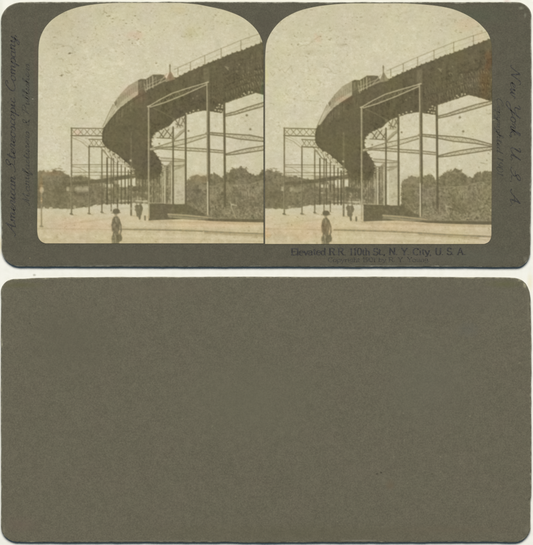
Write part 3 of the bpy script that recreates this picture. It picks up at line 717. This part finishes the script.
    for i in range(900):
        x = rnd.uniform(38, 280); y = rnd.uniform(4, 175)
        r = abs(rnd.gauss(0, .22)) + .18
        c.ell(x, y, r * rnd.uniform(.8, 2.2), r, SKY - rnd.uniform(.08, .28), rnd.uniform(.25, .7), .9)
    for i in range(230):                                # hair-fine crackle
        x = rnd.uniform(38, 280); y = rnd.uniform(4, 160); a = rnd.uniform(0, 6.3); p = [(x, y)]
        for k in range(rnd.randint(1, 4)):
            a += rnd.uniform(-.8, .8); x += math.cos(a) * rnd.uniform(.8, 2.4); y += math.sin(a) * rnd.uniform(.5, 1.4); p.append((x, y))
        c.line(p, rnd.uniform(.25, .5), SKY - rnd.uniform(.12, .3), rnd.uniform(.3, .6))
    marks = [[(54, 44), (60, 44.4), (66, 45.8), (71, 46.2), (73, 49)], [(55, 45), (53.5, 49)], [(57, 33), (60, 31), (61, 36)], [(72, 85), (74, 87.5), (77, 88)], [(67, 70), (72, 74)], [(79, 107.5), (81, 109.5), (80, 111)],
             [(117, 46), (123, 44.5)], [(58, 59), (62, 58), (63, 62)], [(40, 66), (41.5, 69)]] if not right else \
            [[(86, 46.5), (90, 45), (93, 44.8)], [(93, 46), (99, 42), (102, 41)], [(98, 41.5), (103, 38.5), (106, 36)], [(110, 66), (116, 67.5), (119, 71), (114, 71.6)], [(66, 71), (69, 69), (72, 73), (78, 66), (80, 73)],
             [(57, 72), (60, 76), (62, 73)], [(95, 66), (97, 70), (95, 71)], [(104, 79), (108, 82), (106, 86)], [(82, 82), (84, 83.5)], [(93, 100), (106, 101)]]
    for p in marks:
        c.line(p, .6, SKY - .30, .7, 1.6)
    if right:
        c.ell(85.5, 44, 1.0, .8, .6, .8); c.ell(81.5, 98.8, 1.2, .9, .6, .7, .7)
        c.soft(97, 52, 7, 2.5, .76, .7); c.soft(130, 44, 5, 1.6, .72, .8); c.soft(145, 36, 4, 1.6, .72, .8); c.soft(158, 20, 10, 5, .84, .6)
    else:
        c.soft(190, 34, 6, 6, .80, .5); c.soft(180, 10, 10, 5, .84, .6); c.soft(55, 46, 8, 3, .80, .5); c.soft(60, 34, 5, 5, .82, .5)
    c.darken = False
    # mottled, faintly crackled emulsion in the light tones; grain in the dark ones
    patch = np.clip(.55 + .5 * vnoise(c.h, c.w, 14 * K, rs), .1, 1.3)
    m1 = np.clip(vnoise(c.h, c.w, 1.1 * K, rs) + .6 * vnoise(c.h, c.w, 2.6 * K, rs) - .9, 0, 2)
    rid = np.clip(1 - np.abs(vnoise(c.h, c.w, 3.2 * K, rs) + .5 * vnoise(c.h, c.w, 1.4 * K, rs)) * 7, 0, 1) * np.clip(vnoise(c.h, c.w, 5 * K, rs), 0, 1)
    lt = np.clip((c.a - .7) / .15, 0, 1)
    hn = vnoise(c.h, c.w // 2 + 1, .8 * K, rs).repeat(2, 1)[:, :c.w]; hn2 = vnoise(c.h, c.w // 2 + 1, 1.5 * K, rs).repeat(2, 1)[:, :c.w]
    patch2 = np.clip(.5 + .7 * vnoise(c.h, c.w, 9 * K, rs), 0, 1.8)
    YY, XX = np.mgrid[0:c.h, 0:c.w]; XX = XX / K + c.x0; YY = YY / K + c.y0
    for (x, y, rx, ry) in ([(60, 38, 18, 16), (75, 62, 16, 30), (120, 20, 40, 12), (135, 42, 26, 14), (200, 24, 26, 14), (76, 108, 16, 16)] if not right else [(285, 50, 18, 30), (320, 45, 30, 18), (345, 22, 26, 14), (300, 90, 22, 16), (460, 24, 24, 12)]):
        patch2 += 1.1 * np.exp(-((XX - x) / rx) ** 2 - ((YY - y) / ry) ** 2)
    c.a -= lt * (patch * (.09 * m1 + .15 * rid) + patch2 * .15 * np.clip(hn + .7 * hn2 - 1.1, 0, 1.6))
    c.a += lt * .022 * np.clip(hn2 - .2, -1, 1.5)
    c.a += lt * .018 * np.clip(vnoise(c.h, c.w, 1.7 * K, rs), 0, 2)
    c.a += (1 - lt) * (.028 * vnoise(c.h, c.w, .9 * K, rs) + .022 * vnoise(c.h, c.w, 2.2 * K, rs))
    a = blur(c.a, 0.36 * K)
    a += vnoise(c.h, c.w, 0.45 * K, rs) * .010 + vnoise(c.h, c.w, 1.1 * K, rs) * .012 + vnoise(c.h, c.w, 3 * K, rs) * .006
    a = np.clip(a, 0, 1.0)
    # ---- silver tone to paper colour
    st = [0.0, .13, .25, .40, .60, .80, .93, 1.0]
    cr = [(70, 63, 40), (97, 89, 63), (111, 103, 75), (136, 127, 97), (165, 156, 124), (194, 186, 155), (209, 202, 174), (221, 215, 190)]
    rgb = np.stack([np.interp(a, st, [q_[k] for q_ in cr]) for k in range(3)], -1)
    YY, XX = np.mgrid[0:c.h, 0:c.w]; XX = XX / K + c.x0; YY = YY / K + c.y0
    def tint(x, y, rx, ry, d, wob=.5):
        r = np.hypot((XX - x) / rx, (YY - y) / ry) + wob * vnoise(c.h, c.w, max(rx, ry) * K * .5, rs) * .35
        m = np.clip(1.2 - r, 0, 1); m = .6 * m * m * (3 - 2 * m); rgb[...] += m[..., None] * np.array(d, float)
    big = vnoise(c.h, c.w, 16 * K, rs)[..., None]; rgb += big * np.array([.3, .8, -1.2])
    big = vnoise(c.h, c.w, 7 * K, rs)[..., None]; rgb += big * np.array([1.2, .6, .4])
    gy = np.clip((YY - 208) / 10, 0, 1)[..., None] * (a[..., None] > .55); rgb += gy * np.array([2, -4, -10])
    if not right:
        for s_ in [(134, 35, 12, 5, (4, -12, -10)), (178, 9, 12, 6, (-2, -6, -14)), (190, 32, 8, 9, (-8, -8, -16)), (41, 188, 3, 12, (16, 0, -12)), (52, 173, 12, 4, (10, -2, -8)), (129, 92, 12, 8, (8, -4, 4)),
                   (141, 96, 9, 8, (8, -3, 0)), (170, 77, 6, 5, (14, -4, -2)), (85, 226, 36, 9, (6, -6, -4)), (215, 224, 50, 5, (8, -4, -6)), (77, 132, 5, 4, (16, -4, 0)), (200, 177, 12, 6, (8, 0, -4)),
                   (263, 90, 4, 12, (-14, 4, 2)), (62, 12, 22, 9, (-4, -3, -4)), (41.4, 200, 1.4, 4, (16, 0, -12)), (60, 25, 22, 16, (-3, -4, -6))]: tint(*s_)
    else:
        for s_ in [(485, 82, 8, 22, (6, -10, -16)), (488, 60, 5, 12, (16, -4, -12)), (345, 99, 11, 5, (13, -4, -4)), (468, 25, 14, 8, (6, -5, -8)), (318, 38, 5, 6, (6, -8, -8)), (300, 230, 40, 9, (6, -6, -6)),
                   (266, 75, 2.5, 10, (2, 2, -18)), (400, 226, 70, 6, (5, -4, -6)), (480, 36, 10, 8, (5, -4, -6)), (262, 234, 7, 12, (10, -8, -20)), (310, 30, 30, 18, (-4, -3, -5))]: tint(*s_)
    # yellowed margins of the emulsion
    return c, rgb

def curve(tab):
    P = np.array([tab[0]] + tab + [tab[-1]], float); out = []
    for i in range(1, len(P) - 2):
        p0, p1, p2, p3 = P[i - 1:i + 3]
        if np.hypot(*(p2 - p1)) > 25: out.append(p1); continue
        m1 = (p2 - p0) * .5; m2 = (p3 - p1) * .5; L = np.hypot(*(p2 - p1))
        m1 = m1 * min(1, L / (np.hypot(*m1) + 1e-9)); m2 = m2 * min(1, L / (np.hypot(*m2) + 1e-9))
        for t_ in np.linspace(0, 1, 10, endpoint=False):
            out.append((2*t_**3-3*t_**2+1)*p1 + (t_**3-2*t_**2+t_)*m1 + (-2*t_**3+3*t_**2)*p2 + (t_**3-t_**2)*m2)
    out.append(P[-1]); return sorted([tuple(q) for q in out], key=lambda q: q[1])
def interp_y(tab, y): return np.interp(y, [p[1] for p in tab], [p[0] for p in tab])

def photo(right, root):
    c, rgb = paint(right)
    if not right:
        L = [(122, 2.95), (106, 3.4), (91, 4.9), (77.7, 7.4), (68, 10.6), (61, 14.0), (54.4, 18.2), (49, 23.0), (44.4, 29), (41, 36), (39.2, 43), (38.5, 52), (38.3, 80), (37.9, 150), (37.3, 228), (37.6, 234), (38.8, 238.4), (41.6, 241.8), (45.5, 243.4)]
        R = [(180, 2.95), (196, 4.3), (210, 6.9), (223, 9.8), (233.5, 13.4), (242.4, 17.6), (250, 23.2), (256, 29.4), (260.2, 36.4), (262.8, 44.6), (263.4, 60), (263.4, 150), (263.5, 243.4)]
    else:
        L = [(352, 3.45), (336, 4.3), (318, 6.4), (303, 9.7), (293, 13.5), (284, 18.6), (277.4, 24.4), (272, 31.2), (268, 38.6), (266.0, 45.6), (265.1, 60), (265.0, 120), (265.1, 244.0)]
        R = [(404, 3.45), (421, 4.4), (437, 6.0), (451.6, 8.9), (462, 12.8), (470.7, 17.4), (477.4, 22), (482.6, 27.0), (487.2, 32.6), (490.0, 38.8), (491.6, 46), (491.9, 60), (491.8, 150), (491.3, 233), (490.8, 238), (488.6, 242), (484.4, 244.0)]
    L, R = curve(L), curve(R)
    y0, y1 = L[0][1], L[-1][1]
    top = y0 + (60 - y0) * (np.linspace(0, 1, 170) ** 1.9)
    rows = np.r_[top, np.linspace(60, y1 - 14, 330)[1:], y1 - 14 * (1 - np.linspace(0, 1, 46)[1:]) ** 1.6]
    NX = 430; u = np.linspace(0, 1, NX)
    xl = interp_y(L, rows); xr = interp_y(R, rows)
    # a knife-cut edge: soften the corners of the table
    X = xl[:, None] + (xr - xl)[:, None] * u[None, :]; Y = np.repeat(rows[:, None], NX, 1)
    px = np.clip((X - c.x0) * K - .5, 0, c.w - 1.001); py = np.clip((Y - c.y0) * K - .5, 0, c.h - 1.001)
    xi = px.astype(int); yi = py.astype(int); fx = (px - xi)[..., None]; fy = (py - yi)[..., None]
    col = (rgb[yi, xi] * (1 - fx) + rgb[yi, xi + 1] * fx) * (1 - fy) + (rgb[yi + 1, xi] * (1 - fx) + rgb[yi + 1, xi + 1] * fx) * fy
    col = lin(np.clip(col, 0, 255)) / GAIN
    nr = len(rows); zt = CARD_T + 0.16 * MM
    V = np.stack([(X - 266.5) * S, (272.5 - Y) * S, np.full_like(X, zt)], -1).reshape(-1, 3)
    idx = np.arange(nr * NX).reshape(nr, NX)
    F = np.stack([idx[:-1, :-1], idx[1:, :-1], idx[1:, 1:], idx[:-1, 1:]], -1).reshape(-1, 4)
    loop = np.r_[idx[0, :], idx[1:, -1], idx[-1, -2::-1], idx[-2:0:-1, 0]]
    base = len(V); Vb = V[loop].copy(); Vb[:, 2] = CARD_T + 0.02 * MM
    nb = len(loop); k = np.arange(nb); k2 = (k + 1) % nb
    FS = np.stack([loop[k], loop[k2], base + k2, base + k], -1)
    V = np.r_[V, Vb]; nF = len(F); F = np.r_[F, FS]
    me = bpy.data.meshes.new('photograph_print')
    me.vertices.add(len(V)); me.vertices.foreach_set('co', V.astype(np.float32).ravel())
    me.loops.add(F.size); me.loops.foreach_set('vertex_index', F.astype(np.int32).ravel())
    me.polygons.add(len(F)); me.polygons.foreach_set('loop_start', (np.arange(len(F)) * 4).astype(np.int32))
    me.polygons.foreach_set('material_index', np.r_[np.zeros(nF, np.int32), np.ones(len(FS), np.int32)])
    me.update(); me.validate()
    at = me.color_attributes.new('tone', 'FLOAT_COLOR', 'POINT')
    full = np.ones((len(V), 4), np.float32); full[:nr * NX, :3] = col.reshape(-1, 3); full[nr * NX:, :3] = .2
    at.data.foreach_set('color', full.ravel())
    o = link('photograph_print', me, None, [mat_print, mat_print_edge]); keep(o, root)
    o['label'] = 'arched sepia photograph of the elevated railway, ' + ('right hand view' if right else 'left hand view with a lamp post at its edge')
    return o
photo(False, front); photo(True, front)

# ------------------------------------------------------------------ lettering (own stroke alphabets)
def arc(cx, cy, rx, ry, a0, a1, n=9):
    return [(cx + rx * math.cos(math.radians(a0 + (a1 - a0) * k / n)), cy + ry * math.sin(math.radians(a0 + (a1 - a0) * k / n))) for k in range(n + 1)]
X_ = .62
def sf(x, y, w=.12): return [(x - w, y), (x + w, y)]
ROMAN = {
 'E': (.62, [[(.12, 0), (.12, 1)], [(0, 1), (.56, 1), (.56, .8)], [(0, 0), (.58, 0), (.58, .22)], [(.12, .52), (.42, .52)], [(.42, .42), (.42, .62)]]),
 'R': (.74, [[(.12, 0), (.12, 1)], [(0, 1), (.38, 1)] , arc(.36, .76, .24, .24, 90, -90), [(.12, .52), (.38, .52)], [(.38, .52), (.62, .02), (.72, 0)], sf(.12, 0)]),
 'N': (.80, [[(.12, 0), (.12, 1)], [(.12, 1), (.64, 0)], [(.64, 0), (.64, 1)], sf(.12, 0), sf(.64, 1), [(0, 1), (.14, 1)]]),
 'Y': (.74, [[(.06, 1), (.36, .48)], [(.66, 1), (.36, .48)], [(.36, .5), (.36, 0)], sf(.08, 1), sf(.64, 1, .1), sf(.36, 0)]),
 'C': (.70, [arc(.36, .5, .32, .5, 50, 310, 14), [(.58, .72), (.58, .98)]]),
 'U': (.76, [[(.12, 1), (.12, .3)], arc(.37, .28, .25, .28, 180, 360), [(.62, .3), (.62, 1)], sf(.12, 1), sf(.62, 1, .1)]),
 'S': (.56, [arc(.28, .74, .22, .26, 40, 250, 9) + arc(.28, .25, .24, .25, 90, -150, 10), [(.46, .8), (.46, 1)], [(.05, .05), (.05, .25)]]),
 'A': (.76, [[(.08, 0), (.36, 1)], [(.36, 1), (.66, 0)], [(.18, .34), (.54, .34)], sf(.08, 0, .1), sf(.66, 0)]),
 'B': (.68, [[(.12, 0), (.12, 1)], [(0, 1), (.36, 1)], arc(.34, .76, .2, .24, 90, -90), [(.12, .52), (.36, .52)], arc(.36, .26, .25, .26, 90, -90), [(0, 0), (.36, 0)]]),
 'l': (.30, [[(.14, 0), (.14, 1)], sf(.14, 0), [(.02, 1), (.14, 1)]]),
 'i': (.30, [[(.14, 0), (.14, X_)], sf(.14, 0), [(.02, X_), (.14, X_)], [(.14, .84), (.14, .94)]]),
 'e': (.52, [arc(.26, .31, .22, .31, 0, 310, 12), [(.04, .33), (.48, .33)]]),
 'v': (.54, [[(.06, X_), (.27, 0)], [(.27, 0), (.48, X_)], sf(.06, X_, .08), sf(.48, X_, .06)]),
 'a': (.54, [arc(.22, .46, .18, .16, 160, 20, 5) + [(.40, .1), (.46, 0), (.52, .02)], arc(.22, .17, .18, .18, 30, 330, 10)]),
 't': (.36, [[(.15, .85), (.15, .1), (.2, 0), (.32, .06)], [(.02, X_), (.32, X_)]]),
 'd': (.58, [arc(.24, .3, .21, .31, 20, 340, 12), [(.45, 1), (.45, 0)], [(.33, 1), (.45, 1)], [(.45, 0), (.56, 0)]]),
 'h': (.60, [[(.12, 0), (.12, 1)], arc(.29, .38, .17, .24, 160, 0, 6) + [(.46, 0)], sf(.12, 0), sf(.46, 0), [(0, 1), (.12, 1)]]),
 'y': (.56, [[(.06, X_), (.29, 0)], [(.5, X_), (.24, -.2), (.12, -.28), (.04, -.2)], sf(.06, X_, .08), sf(.5, X_, .06)]),
 'o': (.56, [arc(.27, .31, .23, .31, 0, 360, 14)]),
 'p': (.58, [[(.12, -.3), (.12, X_)], arc(.32, .31, .2, .31, 140, -140, 12), sf(.12, -.3)]),
 'r': (.42, [[(.12, 0), (.12, X_)], [(.12, .4), (.24, .6), (.38, .58)], sf(.12, 0)]),
 'g': (.56, [arc(.26, .38, .2, .24, 0, 360, 12), [(.44, .5), (.46, -.1), (.3, -.28), (.08, -.2)]]),
 'u': (.60, [[(.12, X_), (.12, .18), (.22, 0), (.36, .04), (.46, .2)], [(.46, X_), (.46, 0)], [(.46, 0), (.56, 0)]]),
 'n': (.60, [[(.12, 0), (.12, X_)], arc(.29, .38, .17, .24, 160, 0, 6) + [(.46, 0)], sf(.12, 0), sf(.46, 0)]),
 'b': (.58, [[(.12, 0), (.12, 1)], arc(.32, .31, .2, .31, 140, -140, 12)]),
 '1': (.44, [[(.22, 0), (.22, 1)], [(.22, 1), (.08, .84)], sf(.22, 0)]),
 '0': (.54, [arc(.26, .5, .22, .5, 0, 360, 16)]),
 '9': (.54, [arc(.26, .68, .2, .31, 0, 360, 12), [(.46, .68), (.4, .2), (.2, 0), (.06, .1)]]),
 '.': (.26, [[(.08, .0), (.08, .09)]]), ',': (.26, [[(.1, .08), (.04, -.16)]]), ' ': (.34, []),
}
h_ = .48        # script x-height
SCRIPT = {
 'A': (.95, [[(-.05, .12), (.05, 0), (.2, .1), (.62, 1.0)], [(.62, 1.0), (.6, .4), (.66, 0), (.8, .06), (.92, .2)], [(.28, .4), (.72, .42)]]),
 'S': (.80, [[(-.1, .1), (.1, 0), (.36, .2), (.4, .45), (.24, .7), (.36, .98), (.56, .94), (.52, .72), (.3, .5), (.05, .45)], [(.42, .1), (.75, .1)]]),
 'C': (.80, [[(.62, .8), (.56, 1.0), (.34, .96), (.12, .6), (.1, .2), (.3, 0), (.56, .06), (.8, .25)], [(.62, .8), (.46, .74)]]),
 'M': (1.1, [[(-.1, .1), (0, 0), (.12, .12), (.28, 1)], [(.28, 1), (.34, .05)], [(.34, .05), (.70, 1)], [(.70, 1), (.74, .1), (.86, 0), (1.04, .2)]]),
 'P': (.75, [[(.05, 0), (.22, .96)], [(-.1, .7), (.1, .96), (.45, 1), (.62, .8), (.46, .52), (.2, .5)]]),
 'N': (1.0, [[(-.1, .06), (0, 0), (.1, .14), (.26, .98)], [(.26, .98), (.55, .04)], [(.55, .04), (.72, .9), (.86, 1), (.98, .9)]]),
 'Y': (.90, [[(-.02, .82), (.1, 1), (.2, .9), (.2, .5), (.38, .42), (.6, .62)], [(.78, 1), (.5, 0), (.28, -.42), (.05, -.36), (.1, -.1), (.5, .05), (.86, .24)]]),
 'U': (.90, [[(-.02, .82), (.1, 1), (.2, .9), (.14, .3), (.24, .0), (.46, .1), (.64, .5)], [(.72, 1), (.62, .2), (.72, 0), (.9, .2)]]),
 'a': (.50, [arc(.2, .23, .17, .23, 40, 320, 9), [(.37, h_), (.35, .1), (.42, 0), (.54, .14)]]),
 'm': (.74, [[(0, .3), (.08, h_), (.08, 0)], [(.08, .28), (.22, h_), (.3, .4), (.3, 0)], [(.3, .28), (.44, h_), (.54, .4), (.54, .08), (.62, 0), (.76, .14)]]),
 'e': (.40, [[(0, .14), (.18, .22), (.3, .36), (.22, h_), (.08, .34), (.08, .1), (.2, 0), (.42, .16)]]),
 'r': (.38, [[(0, .14), (.12, h_), (.26, .42), (.22, .1), (.28, 0), (.4, .14)]]),
 'i': (.28, [[(0, .14), (.12, h_), (.1, .08), (.16, 0), (.3, .14)], [(.18, .7), (.2, .76)]]),
 'c': (.38, [[(.28, .38), (.22, h_), (.1, .4), (.06, .16), (.16, 0), (.4, .16)]]),
 'n': (.50, [[(0, .3), (.08, h_), (.08, 0)], [(.08, .28), (.22, h_), (.32, .4), (.3, .08), (.38, 0), (.52, .14)]]),
 't': (.34, [[(0, .14), (.16, .86)], [(.14, .84), (.12, .08), (.2, 0), (.36, .14)], [(.02, .6), (.3, .62)]]),
 'o': (.44, [arc(.18, .23, .16, .24, 60, 420, 11) + [(.44, .4)]]),
 's': (.38, [[(0, .14), (.18, h_), (.28, .22), (.2, 0), (.04, .06)], [(.2, 0), (.4, .14)]]),
 'p': (.46, [[(0, .2), (.1, h_), (.02, -.4)], arc(.22, .24, .15, .24, 130, -120, 9), [(.2, 0), (.48, .14)]]),
 'y': (.48, [[(0, .3), (.08, h_), (.1, .1), (.2, .02), (.34, .3)], [(.38, h_), (.28, -.3), (.12, -.42), (.04, -.28), (.46, .14)]]),
 'u': (.48, [[(0, .3), (.08, h_), (.08, .1), (.16, 0), (.34, .3)], [(.36, h_), (.34, .08), (.4, 0), (.5, .14)]]),
 'f': (.34, [[(0, .14), (.24, .9), (.16, 1), (.08, .8), (.06, -.3), (.14, -.42), (.2, -.1), (.36, .14)]]),
 'h': (.48, [[(0, .14), (.2, .9), (.12, 1), (.06, .8), (.04, 0)], [(.06, .26), (.2, h_), (.3, .4), (.28, .08), (.36, 0), (.5, .14)]]),
 'l': (.28, [[(0, .14), (.2, .86), (.14, 1), (.06, .8), (.06, .1), (.14, 0), (.3, .14)]]),
 'b': (.44, [[(0, .14), (.2, .9), (.12, 1), (.06, .8), (.06, .1), (.18, 0), (.3, .2), (.26, h_), (.44, .38)]]),
 'k': (.46, [[(0, .14), (.2, .9), (.12, 1), (.06, .8), (.04, 0)], [(.3, h_), (.1, .26)], [(.1, .26), (.32, 0), (.48, .14)]]),
 'w': (.62, [[(0, .3), (.08, h_), (.08, .1), (.16, 0), (.3, .34)], [(.32, h_), (.3, .1), (.38, 0), (.5, .3), (.5, h_), (.62, .4)]]),
 'd': (.50, [arc(.18, .23, .17, .23, 40, 320, 9), [(.4, 1), (.34, .1), (.4, 0), (.52, .14)]]),
 'g': (.48, [arc(.2, .23, .16, .23, 40, 320, 9), [(.36, h_), (.3, -.3), (.14, -.42), (.04, -.28), (.46, .14)]]),
 '&': (.70, [[(.6, .1), (.3, .02), (.1, .2), (.4, .6), (.4, .95), (.2, .9), (.24, .6), (.5, .05), (.66, 0)]]),
 '1': (.36, [[(.2, 1), (.14, 0)], [(.2, 1), (.06, .8)]]), '9': (.5, [arc(.26, .7, .18, .28, 0, 360, 10), [(.44, .7), (.3, .1), (.1, 0)]]), '0': (.5, [arc(.24, .5, .19, .5, 0, 360, 12)]),
 '.': (.26, [[(.06, .0), (.08, .07)]]), ',': (.26, [[(.1, .06), (.02, -.14)]]), ' ': (.36, []),
}

def smooth(pts):                 # Catmull-Rom
    if len(pts) < 3: return pts
    P = [pts[0]] + list(pts) + [pts[-1]]; out = []
    for i in range(1, len(P) - 2):
        p0, p1, p2, p3 = map(np.array, P[i - 1:i + 3])
        for t_ in (0, .25, .5, .75):
            out.append(tuple(.5 * ((2 * p1) + (-p0 + p2) * t_ + (2 * p0 - 5 * p1 + 4 * p2 - p3) * t_ ** 2 + (-p0 + 3 * p1 - 3 * p2 + p3) * t_ ** 3)))
    out.append(tuple(pts[-1])); return out

def lettering(name, text, font, start, end, size, thick, thin, mat, root, slant=0.0, script=False, label=None, seed=1, wob=.06):
    """text from start to end (layout units); letters stand to the left of the direction of travel"""
    rnd = random.Random(seed)
    adv = sum(font[ch][0] for ch in text)
    A = np.array(start, float); B = np.array(end, float); d = B - A; L = np.hypot(*d); u = d / L
    v = np.array([u[1], -u[0]])            # up for left-to-right text (y down)
    kx = L / adv
    Vt, Fc = [], []; pen = 0.0; si = 0
    for ch in text:
        w, strokes = font[ch]; jy = rnd.uniform(-wob, wob) * .4 * size
        for st in strokes:
            pts = smooth(st) if script else (smooth(st) if len(st) > 4 else st)
            Q = []
            for (x, y) in pts:
                q = A + u * ((pen + x) * kx + slant * y * size) + v * (y * size + jy); Q.append(q)
            z = CARD_T + 0.012 * MM + (si % 12) * 0.0016 * MM; si += 1
            n = len(Q); b0 = len(Vt)
            for i in range(n):
                a_ = Q[max(0, i - 1)]; b_ = Q[min(n - 1, i + 1)]; tt = b_ - a_; tt = tt / (np.hypot(*tt) + 1e-9)
                nn = np.array([-tt[1], tt[0]])
                steep = abs(float(np.dot(tt, v)))
                down = 1.0 if not script else (1.0 if float(np.dot(tt, v)) < 0 else .35)
                hw = .5 * (thin + (thick - thin) * steep ** 1.5 * down) * rnd.uniform(.85, 1.15)
                for s_ in (-1, 1):
                    q = Q[i] + nn * hw * s_; x, y = W(*q); Vt.append((x, y, z))
            for i in range(n - 1):
                k = b0 + 2 * i; Fc.append((k, k + 1, k + 3, k + 2))
        pen += w
    me = bpy.data.meshes.new(name); me.from_pydata(Vt, [], Fc); me.update()
    import bmesh
    bm = bmesh.new(); bm.from_mesh(me)
    for f in bm.faces:
        f.normal_update()
        if f.normal.z < 0: f.normal_flip()
    bm.to_mesh(me); bm.free()
    o = link(name, me, None, [mat]); keep(o, root)
    if label: o['label'] = label
    return o

lettering('title_lettering', 'Elevated R.R. 110th St., N. Y. City, U. S. A.', ROMAN, (291, 255.0), (466, 254.8), 6.8, 1.55, .65, mat_ink, front, label='printed title along the lower margin')
lettering('copyright_lettering', 'Copyright 1901 by R. Y. Young.', ROMAN, (328, 262.0), (430, 261.6), 4.4, .85, .5, mat_ink_pale, front, label='small printed line under the title', seed=2)
lettering('publisher_lettering', 'American Stereoscopic Company,', SCRIPT, (15.4, 236), (15.4, 33), 9.4, 1.35, .62, mat_ink, front, slant=.45, script=True, label='italic publisher name running up the left margin', seed=3)
lettering('trade_lettering', 'Manufacturers & Publishers', SCRIPT, (29.4, 205), (29.4, 64), 7.0, 1.0, .5, mat_ink_pale, front, slant=.45, script=True, label='smaller italic line beside the left photograph', seed=4)
lettering('address_lettering', 'New York, U. S. A.', SCRIPT, (510.6, 66), (510.6, 208), 9.8, 1.4, .65, mat_ink, front, slant=.45, script=True, label='italic place name running down the right margin', seed=5)
lettering('margin_lettering', 'Copyrighted 1901.', SCRIPT, (496.8, 97), (496.8, 178), 6.2, 1.0, .5, mat_ink_pale, front, slant=.40, script=True, label='smaller italic line beside the right photograph', seed=6)
